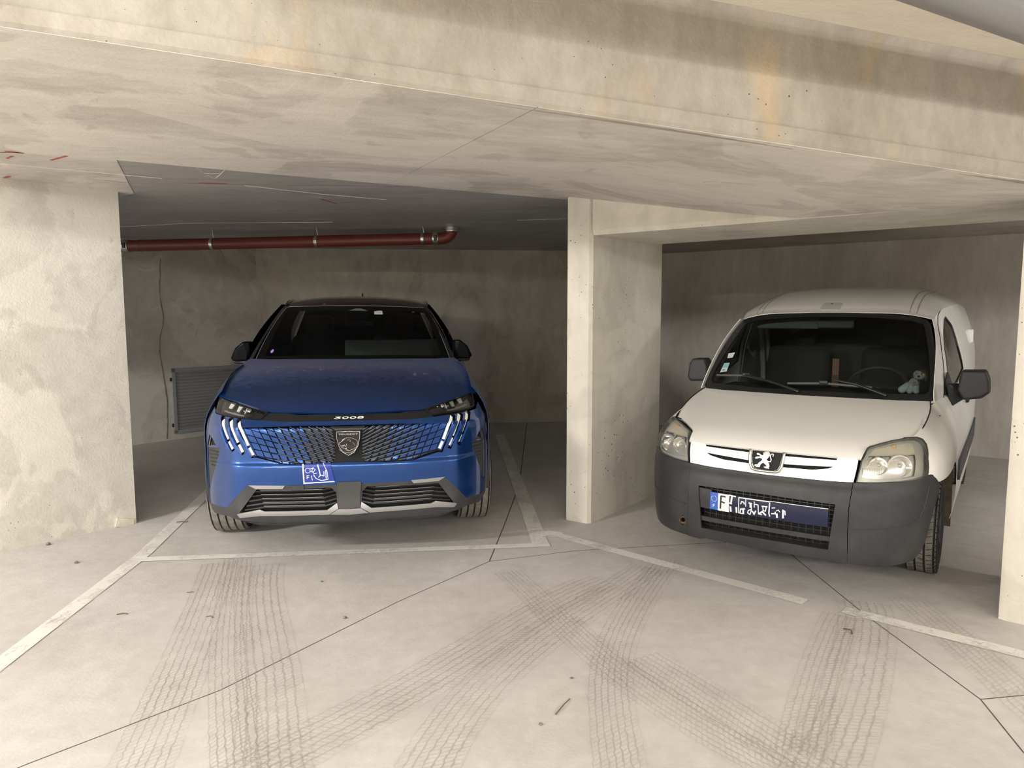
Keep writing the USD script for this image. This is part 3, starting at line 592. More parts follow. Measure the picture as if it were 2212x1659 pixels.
for k in range(3):
    a = LineString(BT['claw%d' % k]).buffer(.0078, cap_style='flat'); b = LineString(BT['clawb%d' % k]).buffer(.0085, cap_style='flat'); claws.append((a, b))
slots = []
ex = lambda p, q, d: (q[0]+(q[0]-p[0])/math.dist(p, q)*d, q[1]+(q[1]-p[1])/math.dist(p, q)*d)
stem = BT['stem']
for k in range(3):
    L = BT['claw%d' % k]+BT['clawb%d' % k]; L = [stem[2*k]]+L+[ex(L[-2], L[-1], .012)]
    slots.append(LineString(L).buffer(.0125, cap_style='flat', join_style='mitre'))
bump = P_bump.difference(shapely.union_all([frame_half, grille_half.buffer(.001), vent_l, vent_u]+[s.buffer(.0005) for s in slots]+[P_head.buffer(.004)])).buffer(-1e-7)
bump = shapely.MultiPolygon([g for g in getattr(bump, 'geoms', [bump]) if g.area > 1e-4])
lamp_sides = (-1, 1)
bump_all = both(bump)
bm = put('front_bumper', skin(bump_all, SB, .03, .02, thick=.004), 'blue_paint', car)
# dark core behind every opening
put('core', skin(both(Polygon([(0, .28), (0, .885), (-.5, .88), (-.93, .88), (-.96, .33), (-.55, .29)])), SB, .05, .04, thick=.002, off=-.065), 'matte_black', car)
# bonnet
hood = both(half(BT['hood']+[(0, 1.1345), (0, .0886)]))
hp = put('bonnet', skin(hood, SH, .03, .03, thick=.012), 'blue_paint_hood', car)
for sd in (-1, 1):   # pressed creases
    c_ = [(-.305, .30), (-.315, .42), (-.322, .55)]
    put('crease_line', skin(LineString(c_).buffer(.0016), SH, .03, thick=.0, off=.0008), 'blue_paint', hp, mirror=sd > 0)
# trim strip with the numerals
st = both(half(strip_pts)).buffer(-.0012)
sp_ = put('nose_strip', skin(st, SB, .03, .01, thick=.003, off=-.006), 'black_plastic', car)
def on_skin(m, S, u0, v0, off=.0, sx=1., sz=1., shear=0.):
    "lays flat lettering (x, y, depth z) on a surface at (u0, v0)"
    v, f, _ = meshkit.arrays(m); e = 1e-4
    u, w = u0+v[:, 0]*sx+v[:, 1]*shear, v0+v[:, 1]*sz
    P = S(u, w); N = np.cross(S(u+e, w)-S(u-e, w), S(u, w+e)-S(u, w-e)); N /= np.linalg.norm(N, axis=1, keepdims=True)
    return P+N*(off+v[:, 2:3]), f
t3 = meshkit.text_mesh('3008', .0165, .002, bold=True); w3 = t3.bounds[1, 0]
mesh('model_numerals', on_skin(t3, SB, -.086, .8575, off=-.004, sx=.171/w3, sz=.60, shear=.3), 'white_light', sp_)
# grille: black mesh, ribs, chips
gb = both(grille_half).buffer(-.002)
g0 = put('grille', skin(gb, SB, .03, .02, thick=.002, off=-.022), 'matte_black', car)
def gh(t): return .0185+.0195*np.clip((t-.08)/.48, 0, 1)
def gz(a, b):
    z = .7
    for _ in range(40):
        t = .041*b+.42*(z-.62); z = .70+a*gh(t)+.30*(t-.3)
    return .041*b+.42*(z-.62), z
chips = []
for j in range(0, 16):
    for i in range(-12, 22):
        tc, zc = gz(i+.5, j+.5)
        if not (.075 < tc < .62 and .59 < zc < .84): continue
        w_ = np.clip((tc-.10)/.42, 0, 1); fa, fb = .46+.42*w_, .66+.24*w_
        q = Polygon([gz(i+.5+du*fa/2, j+.5+dv*fb/2) for du, dv in ((-1, -1), (1, -1), (1, 1), (-1, 1))])
        q = affinity.scale(q, -1, 1, origin=(0, 0)).intersection(grille_half.buffer(-.004)).difference(Polygon([(-.085, .5), (0, .5), (0, .9), (-.085, .9)]))
        if q.geom_type == 'Polygon' and q.area > 3e-5: chips.append((q, w_))
for q, w_ in chips:
    for sd in (0, 1):
        put('grille_chip', skin(q, SB, .05, .05, thick=.006, off=-.008), 'blue_paint' if w_ > .30 else 'satin_chip', g0, mirror=bool(sd))
for i in range(-12, 22):
    P = np.array([gz(i, b) for b in np.linspace(.5, 15, 40)]); L = LineString([(-t, z) for t, z in P if t < .40]).intersection(grille_half.buffer(-.006).difference(Polygon([(-.075, .5), (0, .5), (0, .9), (-.075, .9)])))
    for g in (L.geoms if hasattr(L, 'geoms') else [L]):
        if g.is_empty or g.length < .03: continue
        c_ = np.array(g.segmentize(.03).coords)
        for sd in (-1, 1):
            mesh('grille_rib', tube(SB(sd*-c_[:, 0], c_[:, 1])+np.array([0, .009, 0]), .0021, 5), 'rib_grey', g0, smooth=True)
# shield emblem
sh = both(half(BT['shield'])); sh = sh.simplify(.0008)
SBo = lambda d: (lambda s, z: SB(s, z)+np.array([0, -d, 0]))
put('emblem_panel', skin(both(Polygon([(0, .822), (-.094, .824), (-.088, .812), (-.068, .796), (-.066, .75), (-.05, .70), (0, .66)])), SB, .03, thick=.01, off=-.004), 'black_plastic', car)
em = put('emblem', skin(sh, SB, .02, thick=.012, off=.008), 'gloss_black', car, label='black shield emblem with a lion head in chrome line')
ol = np.array(sh.exterior.segmentize(.012).coords)[:-1]
mesh('emblem_rim', tube(SB(ol[:, 0], ol[:, 1])+np.array([0, -.010, 0]), .0021, 6, closed=True), 'chrome', em, smooth=True)
tp = meshkit.text_mesh('PEUGEOT', .0085, .0012, bold=True); wp = tp.bounds[1, 0]
mesh('emblem_word', on_skin(tp, SB, -.0525, .7735, off=.0085, sx=.105/wp), 'chrome', em)
def c5p(*p): return [((x-1040)/9.218*.00283, .794-(y-468)/9.218*.00283) for x, y in p]
for L in ([(930, 640), (985, 600), (1050, 592), (1120, 605), (1185, 640), (1205, 690), (1195, 745), (1150, 795), (1045, 832), (985, 790)], [(985, 612), (940, 640), (915, 665), (875, 690), (890, 725), (930, 740), (965, 722)], [(930, 755), (965, 740), (975, 722)], [(910, 745), (935, 780), (985, 790), (1005, 775)], [(985, 760), (1005, 730), (1008, 700)], [(1020, 640), (1050, 632), (1075, 645), (1065, 670)], [(1115, 680), (1140, 705), (1160, 745)], [(880, 800), (930, 850), (1040, 875), (1110, 855), (1165, 815)], [(1000, 800), (1045, 832)]):
    q = np.array(c5p(*L)); k = len(q); tt = np.linspace(0, k-1, 4*k); q = np.stack([CubicSpline(np.arange(k), q[:, i])(tt) for i in (0, 1)], 1)
    mesh('emblem_line', tube(SB(q[:, 0], q[:, 1])+np.array([0, -.0095, 0]), .0014, 5), 'chrome', em, smooth=True)
# daytime claws
fins = BT['fins']
for sd in (0, 1):
    m_ = bool(sd)
    for k in range(3):
        h_ = put('lamp_slot', skin(slots[k], SB, .02, thick=.002, off=-.016), 'gloss_black', car, mirror=m_)
        for q in claws[k]:
            put('daytime_light', skin(q, SB, .02, thick=.010, off=-.001), 'white_light', h_, mirror=m_)
        f_ = [np.array(fins[2*k]), np.array(fins[2*k+1])]
        q = LineString([f_[0]+(.004, 0), f_[1]+(.004, .004)]).buffer(.0026, cap_style='flat')
        put('lamp_fin', skin(q, SB, .02, thick=.012, off=.009), 'fin_blue', h_, mirror=m_)
    # headlamp: dark bowl, three light bars, projector, lens
    hl = put('headlamp', skin(P_head, SB, .02, .02, thick=.002, off=-.034), 'lamp_bowl', car, mirror=m_)
    ring = P_head.difference(Polygon(BT['head_in']).buffer(0).buffer(-.001)).buffer(0)
    for g in (ring.geoms if hasattr(ring, 'geoms') else [ring]):
        if g.area > 1e-5: put('lamp_rim', skin(g, SB, .02, thick=.02, off=-.001), 'black_plastic', hl, mirror=m_)
    for s0, s1, zt_, zb_ in ((-.845, -.795, .938, .905), (-.752, -.712, .929, .893), (-.675, -.640, .921, .887)):
        put('light_bar', skin(Polygon([(s0, zt_), (s1, zt_-.004), (s1+.004, zb_), (s0+.022, zb_+.002)]), SB, .02, thick=.006, off=-.008), 'light_bar', hl, mirror=m_)
    put('light_strip', skin(Polygon([(-.85, .8935), (-.825, .8955), (-.81, .892), (-.755, .8885), (-.735, .8905), (-.72, .886), (-.665, .8815), (-.648, .8835), (-.63, .8775), (-.515, .8655), (-.515, .862), (-.85, .889)]), SB, .02, thick=.006, off=-.010), 'reflector', hl, mirror=m_)
    pc = SB(np.array([-.575]), np.array([.888]))[0]+np.array([0, .03, 0]); pc[0] *= (-1 if m_ else 1)
    mesh('projector', tf(lathe([(0, -.024), (.012, -.021), (.019, -.010), (.021, .0), (.024, .004), (.021, .01)], 24, 'y'), T(*pc)), 'chrome', hl, smooth=True)
    for dx in (-.030, .034):
        b_ = trimesh.creation.icosphere(2, .008); b_.apply_translation(pc+np.array([dx, .0, .004])); mesh('lamp_bead', b_, 'chrome', hl, smooth=True)
    put('lens', skin(Polygon(BT['head_in']).buffer(.002), SB, .02, thick=0, off=-.0005), 'lens', hl, mirror=m_)
    # side air curtain
    vl_ = put('air_vent', skin(vent_l.buffer(-.001), SB, .02, thick=.003, off=-.004), 'grey_plastic', car, mirror=m_)
    put('air_vent', skin(vent_u.buffer(-.001), SB, .02, thick=.003, off=-.02), 'black_plastic', car, mirror=m_)
    for k in range(5):
        z0 = .655-.020*k
        put('vent_slat', skin(Polygon([(-.93+.01*k, z0), (-.795+.003*k, z0+.008), (-.795+.003*k, z0+.004), (-.93+.01*k, z0-.004)]), SB, .03, thick=.004, off=.0), 'black_plastic', vl_, mirror=m_)
    # tow-eye cover, sensor
    if not m_: put('tow_cover', skin(Polygon(BT['tow']).buffer(.0012).difference(Polygon(BT['tow'])), SB, .02, thick=0, off=.0008), 'fin_blue', car)
# lower grille with its frame
intake = Polygon(BT['intake']).buffer(0); blade = Polygon(BT['blade']).buffer(0); trim = Polygon(BT['trim_top']).buffer(0); bmid = Polygon(BT['blade_mid']+[(0, .3472), (0, .3146)]).convex_hull
fr_h = Polygon([(0, .490), (-.06, .490), (-.0745, .487), (-.35, .4895)]+[fo[0], fo[1], (-.90, .340), (-.985, .335), (-.985, .325), (-.933, .312), (-.876, .289), (-.706, .300), (-.5687, .2830), (-.44, .276), (-.23, .272), (0, .268)]).buffer(0).difference(intake).buffer(0)
fr_all = both(max(fr_h.geoms, key=lambda g: g.area) if hasattr(fr_h, 'geoms') else fr_h)
put('lower_frame', skin(fr_all, SB, .03, .02, thick=.006, off=-.001), 'grey_plastic', car)
put('under_lip', skin(both(Polygon([(0, .264), (0, .235), (-.52, .245), (-.60, .272), (-.5687, .27), (-.23, .264)])), SB, .04, .02, thick=.004, off=-.014), 'grey_plastic', car)
for sd in (0, 1):
    m_ = bool(sd); sl = BT['slats']
    lg = put('lower_grille', skin(intake.buffer(.004), SB, .03, thick=.002, off=-.045), 'matte_black', car, mirror=m_)
    for k in range(5):
        L = LineString(sl[4*k:4*k+4]).buffer(.0042, cap_style='flat', join_style='mitre')
        put('grille_slat', skin(L, SB, .02, thick=.025, off=-.012), 'slat_black', lg, mirror=m_)
        P = np.array(LineString(sl[4*k+1:4*k+3]).segmentize(.03).coords)
        for q in np.array_split(np.arange(len(P)), 1):
            v_ = SB(P[:, 0], P[:, 1]+.0045)+np.array([0, .011, 0]); v_[:, 0] *= (-1 if m_ else 1)
            mesh('slat_edge', tube(v_, .0016, 5), 'satin_silver', lg, smooth=True)
    put('skid_blade', skin(blade, SB, .02, thick=.01, off=.006), 'satin_silver', car, mirror=m_)
    put('trim_blade', skin(trim, SB, .02, thick=.008, off=.004), 'satin_silver' if not m_ else 'satin_silver', car, mirror=m_)
put('skid_blade', skin(both(bmid).buffer(-.001), SB, .02, thick=.01, off=.0075), 'satin_silver', car)
rd = BT['radar']
put('radar_panel', skin(both(Polygon([(0, .5035), (-.0665, .503), (-.058, .351), (0, .3495)])), SB, .02, thick=.02, off=.012), 'radar_grey', car)
put('sensor_block', skin(Polygon([(-.35, .4895), (-.25, .49), (-.25, .463), (-.30, .460), (-.345, .468)]), SB, .02, thick=.02, off=.005), 'grey_plastic', car)
# number plate (smeared in the picture: blue band, stars, F, broken strokes)
plq = Polygon([(-.2512, .6035), (-.10, .6085), (-.078, .507), (-.2472, .5015)])
pl = put('number_plate', skin(plq, SB, .02, thick=.008, off=.010), 'number_blue2', car, label='blue number plate with a ring of stars, the letter F and smeared white strokes')
bor = Polygon([(-.2535, .606), (-.245, .605), (-.2425, .5075), (-.15, .5085), (-.078, .512), (-.078, .5065), (-.2490, .4990)])
put('plate_edge', skin(bor, SB, .02, thick=.002, off=.0118), 'number_white', pl)
for k in range(12):
    a = 2*math.pi*k/12; q = affinity.scale(sbox(-.5, -.5, .5, .5), .0042, .0042, origin=(0, 0)); q = affinity.translate(affinity.rotate(q, 45), -.2235+.0135*math.cos(a), .5755+.0135*math.sin(a))
    put('plate_star', skin(q, SB, .02, thick=.001, off=.0115), 'number_white', pl)
tF = meshkit.text_mesh('F', .021, .001, bold=True)
mesh('plate_letter', on_skin(tF, SB, -.2325, .527, off=.0108), 'number_white', pl)
def c5s(*p): return [((x-140)/9.218*.00272-.2512, .6035-(y-1150)/9.218*.00272-.0004*(x-140)/9.218*0) for x, y in p]
for w_, L in ((.0030, [(420, 1160), (445, 1240), (460, 1330)]), (.0016, [(520, 1140), (560, 1200), (590, 1270), (605, 1420)]), (.0022, [(340, 1330), (380, 1400), (480, 1445), (600, 1425)]), (.0018, [(335, 1180), (310, 1250), (350, 1310), (395, 1300)]), (.0022, [(430, 1375), (470, 1340), (530, 1355), (530, 1270)]), (.0026, [(565, 1250), (570, 1400)]), (.002, [(300, 1350), (312, 1430)]), (.0016, [(275, 1215), (330, 1200), (375, 1230), (330, 1280), (280, 1260)])):
    put('plate_stroke', skin(LineString(c5s(*L)).buffer(w_), SB, .02, thick=.001, off=.0112), 'number_white', pl)
# front wings, doors, quarters (side skin), with arches cut out
s_d1, s_d2, s_d3, s_end = (float(BB_.s_of(y=q)) for q in (1.56, 2.58, 3.38, 4.10))
arch1, arch2 = circ(s_w, ARCH_R), circ(s_w2, ARCH_R)
def zt(s): return float(_zs(s))
def sidepanel(a, b, z0):
    ss = np.linspace(a, b, 14); return Polygon([(s, z0) for s in ss]+[(s, zt(s)-.002) for s in ss[::-1]])
wing = sidepanel(s_a, s_d1-.004, .33).difference(arch1.buffer(.03)).difference(mir(P_head).buffer(.004)).difference(sbox(0, 0, .989, .874))
wing = max(wing.geoms, key=lambda g: g.area) if hasattr(wing, 'geoms') else wing
for sd in (0, 1):
    m_ = bool(sd)
    put('front_wing', skin(wing, SB, .04, .03, thick=.003), 'blue_paint', car, mirror=m_)
    for a, b in ((s_d1, s_d2), (s_d2, s_d3)):
        q = sidepanel(a+.002, b-.002, .36).difference(arch2.buffer(.03)); q = max(q.geoms, key=lambda g: g.area) if hasattr(q, 'geoms') else q
        d_ = put('door', skin(q, SB, .05, .03, thick=.003), 'blue_paint', car, mirror=m_)
        hpos = SB(np.array([b-.12]), np.array([.93]))[0]; hpos[0] *= (-1 if m_ else 1)
        mesh('door_handle', rbox(.03, .20, .03, .012, hpos+np.array([.008*np.sign(hpos[0]), 0, 0])), 'blue_paint', d_, smooth=True)
    q = sidepanel(s_d3+.002, s_end, .36).difference(arch2.buffer(.03)); q = max(q.geoms, key=lambda g: g.area) if hasattr(q, 'geoms') else q
    put('rear_wing', skin(q, SB, .05, .03, thick=.003), 'blue_paint', car, mirror=m_)
    put('sill', skin(Polygon([(s_w+.3, .20), (s_w2-.3, .20), (s_w2-.3, .357), (s_w+.3, .357)]), SB, .06, .04, thick=.003, off=.006), 'grey_plastic', car, mirror=m_)
    for ar, sw in ((arch1, s_w), (arch2, s_w2)):
        rg = ar.buffer(.030).difference(ar.buffer(.004)).intersection(sbox(sw-.6, .31, sw+.6, 1.)); 
        if sw == s_w: rg = rg.intersection(sbox(s_a-.02, 0, 9, 2))
        put('wheel_arch', skin(rg, SB, .03, thick=.02, off=.008), 'grey_plastic', car, mirror=m_)
    # arch liners
    for yy in (.93, 3.66):
        an = np.linspace(-.2, 2.1, 20); v_ = np.array([(x_, yy+.41*math.cos(a), ARCH_Z+.41*math.sin(a)) for x_ in (.52, .895) for a in an]); k = len(an)
        f_ = [[i, i+1, k+i+1] for i in range(k-1)]+[[i, k+i+1, k+i] for i in range(k-1)]
        if not m_: v_ = v_*[-1, 1, 1]
        mesh('arch_liner', (v_, np.array(f_)), 'matte_black', car)
    # side glass and pillar
    pil_ = BT['pillar_out']
    put('windscreen_pillar', skin(Polygon([(-1.004, -.02), (-1.008, .5), (-1.004, 1.0), (-1.075, 1.03), (-1.046, .74), (-1.030, .40), (-1.045, -.02)]), SW, .05, .05, thick=.02), 'gloss_black', car, mirror=m_)
    _sx = pch([1.28, 1.6, 2.4, 4.4], [.765, .805, .838, .80])
    def SG(y, t): return B_body(np.stack([-( _sx(y)*(1-t)+(.615+.0*y)*t+.02*4*t*(1-t)), y, 1.108+t*.42], -1))
    put('side_glass', skin(Polygon([(1.31, 0), (4.36, 0), (4.10, .99), (2.14, .99)]), SG, .1, .1, thick=.004, flip=True), 'dark_glass', car, mirror=m_)
    put('window_pillar', skin(Polygon([(2.50, 0), (2.62, 0), (2.60, .97), (2.52, .97)]), SG, .1, .1, thick=.01, off=.004, flip=True), 'gloss_black', car, mirror=m_)
    # mirror
    mr = [(-.745, 1.165), (-.757, 1.230), (-.792, 1.222), (-.826, 1.206), (-.872, 1.155), (-.886, 1.118), (-.878, 1.092), (-.78, 1.092)]
    hulls = [manifold3d.Manifold.sphere(.016, 16).translate((x, 1.47+dy, z)) for x, z in [(-.795, 1.225), (-.773, 1.226), (-.765, 1.115), (-.865, 1.112), (-.876, 1.122), (-.842, 1.188)] for dy in (-.05*(1-abs(x+.81)/.09)-.03, .06)]
    mb = manifold3d.Manifold.batch_hull(hulls); v_, f_, _ = meshkit.arrays(mb); v_ = B_body(v_)
    if m_: v_ = v_*[-1, 1, 1]; f_ = f_[:, ::-1]
    mi = mesh('mirror', (v_, f_), 'mirror_gloss', car, smooth=45)
    foot = manifold3d.Manifold.batch_hull([manifold3d.Manifold.sphere(.013, 12).translate(p) for p in [(-.868, 1.45, 1.092), (-.86, 1.50, 1.085), (-.76, 1.42, 1.090), (-.725, 1.46, 1.088), (-.76, 1.50, 1.10)]])
    v_, f_, _ = meshkit.arrays(foot); v_ = B_body(v_)
    if m_: v_ = v_*[-1, 1, 1]; f_ = f_[:, ::-1]
    mesh('mirror_foot', (v_, f_), 'black_plastic', mi, smooth=45)
    mg = bx(-.855, -.785, 1.535, 1.54, 1.125, 1.205); v_ = B_body(np.array(mg.vertices)); f_ = np.array(mg.faces)
    if m_: v_ = v_*[-1, 1, 1]; f_ = f_[:, ::-1]
    mesh('mirror_glass', (v_, f_), 'chrome', mi)
# windscreen
gl = both(half([(0, .004)]+[(-.9706, .012), (-1.0018, .9701), (-.985, .990), (-.9487, .9930), (0, .995)]))
vis = both(half([(0, .045), (-.86, .045), (-.8925, .06), (-.945, .80), (-.93, .845), (-.8915, .862), (0, .862)]))
ws = put('windscreen', skin(vis, SW, .06, .06, thick=0), 'windscreen', car)
put('screen_border', skin(gl.difference(vis), SW, .05, .05, thick=.004, off=.0005), 'screen_black', ws)
w_l = [(0, .998), (-.5, .997), (-.95, .996), (-.992, .99), (-1.004, .965), (-.99, .5), (-.973, .0)]
P_ = np.array(LineString(w_l+[]).segmentize(.05).coords); P_ = np.vstack([P_[::-1], P_*[-1, 1]])
mesh('screen_seal', tube(SW(P_[:, 0], P_[:, 1]), .0032, 6), 'seal_grey', ws, smooth=True)
q = affinity.translate(affinity.scale(affinity.rotate(sbox(-.5, -.5, .5, .5).centroid.buffer(1), 0), .017, .026), -.842, .110)
sk = put('windscreen_sticker', skin(q, SW, .05, thick=.001, off=.0012), 'sticker_violet', ws, label='small violet oval sticker low on the windscreen')
for L in ([(-.846, .123), (-.838, .124), (-.841, .112)], [(-.851, .104), (-.832, .107)], [(-.848, .097), (-.836, .099)]):
    put('sticker_mark', skin(LineString(L).buffer(.0018), SW, .05, thick=.0, off=.0020), 'number_white', sk)
q = Polygon([(.232, .83), (.27, .838), (.275, .85), (.33, .852), (.345, .84), (.345, .755), (.232, .752)])
put('windscreen_sticker', skin(q, SW, .05, thick=.001, off=.0018), 'paper_white', ws, label='small white tag high on the windscreen')
put('cowl', skin(both(Polygon([(0, 1.12), (-.72, 1.20), (-.735, 1.30), (0, 1.26)])), lambda x, y: SH(x, y)-np.array([0, 0, .022]), .06, thick=.003), 'black_plastic', car)
# roof
put('roof', skin(Polygon([(-1.07, .0), (1.07, .0), (1.07, 2.15), (-1.07, 2.15)]), SR, .06, .06, thick=.012), 'gloss_black', car)
for sd in (-1, 1):
    P_ = np.array([SR(np.array([sd*1.03]), np.array([t_]))[0]+np.array([0, 0, .012]) for t_ in np.linspace(.18, 2.0, 14)])
    mesh('roof_rail', tube(P_, .012, 8), 'gloss_black', car, smooth=True)
fin = prism([(-.006, 0), (.006, 0), (.006, .12), (-.006, .14)], 0, .05); mesh('roof_aerial', tf(manifold3d.Manifold.batch_hull([manifold3d.Manifold.sphere(.01, 10).translate(p) for p in [(.02, 3.2, 1.585), (.02, 3.36, 1.575), (.02, 3.36, 1.645)]]), np.eye(4)), 'gloss_black', car, smooth=True)
# tail
tail = Polygon([(s_end+.002, .25), (BB_.L, .25), (BB_.L, 1.10), (s_end+.002, 1.12)])
put('tail_panel', skin(both(mir(tail)) if False else tail, SB, .06, .05, thick=.003), 'blue_paint', car); put('tail_panel', skin(tail, SB, .06, .05, thick=.003), 'blue_paint', car, mirror=True)
def ST(u, v): return B_body(np.stack([u*(.80-.18*v), 4.44-.30*v-.12*u*u, 1.09+.38*v], -1))
put('rear_window', skin(sbox(-1, 0, 1, 1), ST, .1, .1, thick=.006, flip=True), 'dark_glass', car)
mesh('underbody', bx(-.62, .62, .30, 4.3, .22, .36), 'matte_black', car)
mesh('engine_bay', bx(-.50, .50, .34, 1.15, .34, .80), 'matte_black', car)
mesh('cabin_floor', bx(-.80, .80, 1.30, 4.2, .34, .5), 'matte_black', car)
mesh('bulkhead', bx(-.70, .70, 1.22, 1.32, .34, 1.06), 'matte_black', car)
# cabin
mesh('dashboard', B_body(np.array(meshkit.arrays(rbox(1.30, .62, .20, .06, (0, 1.62, 1.00)))[0])) if False else rbox(1.30, .62, .18, .06, (0, 1.62, 1.005)), 'dash_dark', car, smooth=True)
mesh('instrument_screen', tf(rbox(.80, .05, .15, .012), T(.31, 1.78, 1.165)@R(-18, [1, 0, 0])), 'screen_grey', car, smooth=True)
for sx in (-.37, .37):
    se = mesh('seat_back', tf(rbox(.50, .16, .66, .07), T(sx, 2.72, .93)@R(-14, [1, 0, 0])), 'seat_dark', car, smooth=True)
    mesh('headrest', tf(rbox(.27, .11, .19, .05), T(sx, 2.84, 1.34)@R(-10, [1, 0, 0])), 'seat_dark', se, smooth=True)
    mesh('seat_cushion', rbox(.52, .54, .20, .07, (sx, 2.42, .60)), 'seat_dark', se, smooth=True)
mesh('rear_bench', rbox(1.25, .18, .62, .07, (0, 3.50, .95)), 'seat_dark', car, smooth=True)
a = np.linspace(0, 2*np.pi, 40, endpoint=False)
mesh('steering_wheel', tf(tube(np.stack([.17*np.cos(a), 0*a, .14*np.sin(a)], 1), .014, 8, closed=True), T(.37, 1.96, 1.00)@R(-25, [1, 0, 0])), 'seat_dark', car, smooth=True)
mesh('camera_housing', B_body(SW(np.array([[0]]), np.array([[0]]))[0]*0) if False else rbox(.22, .06, .10, .02, (0.02, 2.02, 1.435)), 'dash_dark', car, smooth=True)
put('camera_window', skin(Polygon([(-.105, .845), (.14, .845), (.06, .905), (-.02, .905)]), SW, .05, thick=.001, off=.0022), 'screen_grey', ws)
mesh('inside_mirror', rbox(.24, .025, .055, .012, (.02, 2.06, 1.375)), 'screen_grey', car, smooth=True)
for sx in (-1, 1):
    for yy in (.93, 3.66):
        wheel(car, sx*.80, yy, .352, .225, sx)
# white van: its own frame, as above
V_plan = [(0, 0), (.24, .006), (.40, .03), (.53, .085), (.63, .16), (.70, .27), (.745, .40), (.767, .53), (.778, .70), (.785, 1.0), (.79, 1.5), (.80, 3.0), (.79, 3.75), (.73, 4.02), (0, 4.08)]
V_front = pch([.14, .19, .24, .33, .45, .54, .595, .62, .70, .75, .79, .83, .90, 1.0], [.10, .045, .012, .0, .0, .008, .022, .035, .055, .075, .11, .15, .25, .35])
_vzs = pch([0, .5, .72, .92, 1.18, 1.36, 1.48, 1.55, 2.0, 4.9], [.75, .79, .815, .842, .890, .922, .944, .955, .960, .960])
_vos = pch([0, .5, .72, .92, 1.18, 1.36, 1.48, 1.55, 1.7, 2.05, 2.55, 4.9], [.10, .10, .095, .110, .138, .146, .152, .120, .085, .050, .030, .03])
VB_ = Belt(V_plan, V_front, .62, _vzs, _vos, 2.6, low=pch([.15, .30, .45, 1.], [.05, .01, .0, .0]))
_vh = pch([0, .05, .08, .12, .2, .35, .6, .85, 1.0], [.68, .725, .75, .775, .808, .848, .908, .960, .985])
_vlead = pch([0, .25, .42, .56, .66, .75], [0, .006, .03, .085, .15, .26])
def V_hood(x, y):
    a = np.abs(x); yy = y-_vlead(a)*np.clip((1.0-y)/1.0, 0, 1)*.95
    return np.stack([x, y, _vh(yy)-.022*(a/.65)**2.6], -1)
def V_ws(u, v):
    a = np.abs(u); x = u*(.648+(.568-.648)*v)
    y = .88+.63*v+(.10-.03*v)*a**2.4
    return np.stack([x, y, .958+.487*v+.022*4*v*(1-v)-(.010+.024*v)*a**2.2], -1)
_vrz = pch([0, .06, .15, .35, .7, 1.1, 1.6, 2.25], [1.452, 1.487, 1.522, 1.575, 1.628, 1.648, 1.648, 1.625])
_vrx = pch([0, .3, .7, 1.2, 2.5], [.596, .622, .648, .662, .662]); _vrd = pch([0, .2, .5, .9, 2.5], [.046, .075, .115, .138, .142])
def V_roof(u, v):
    a = np.abs(u); return np.stack([u*_vrx(v), 1.52+v+.07*a**2.4*np.clip(1-v/1.2, 0, 1), _vrz(v)-_vrd(v)*(.30*a**2+.70*np.clip((a-.55)/.45, 0, 1.3)**2.3)], -1)
_vsx0 = pch([.95, 1.15, 1.5, 2.0, 3.8], [.668, .695, .742, .765, .765])
_yq = np.array([1.6, 1.7, 1.85, 2.05, 2.35, 2.8, 3.4, 3.95])
_vsx1 = pch(np.r_[.95, _yq], np.r_[.592, _vrx(_yq-1.59)]); _vst = pch(np.r_[.95, _yq], np.r_[1.400, _vrz(_yq-1.59)-_vrd(_yq-1.59)])
def V_side(y, t):
    "upper side from the waist (t = 0) to the gutter (t = 1)"
    return np.stack([_vsx0(y)*(1-t)+_vsx1(y)*t+.030*4*t*(1-t)*np.clip((y-1.05)/1.0, 0, 1), y, .958+t*(_vst(y)-.958)], -1)
V_LOC, V_YAW = (1.271, 3.537), -34.7
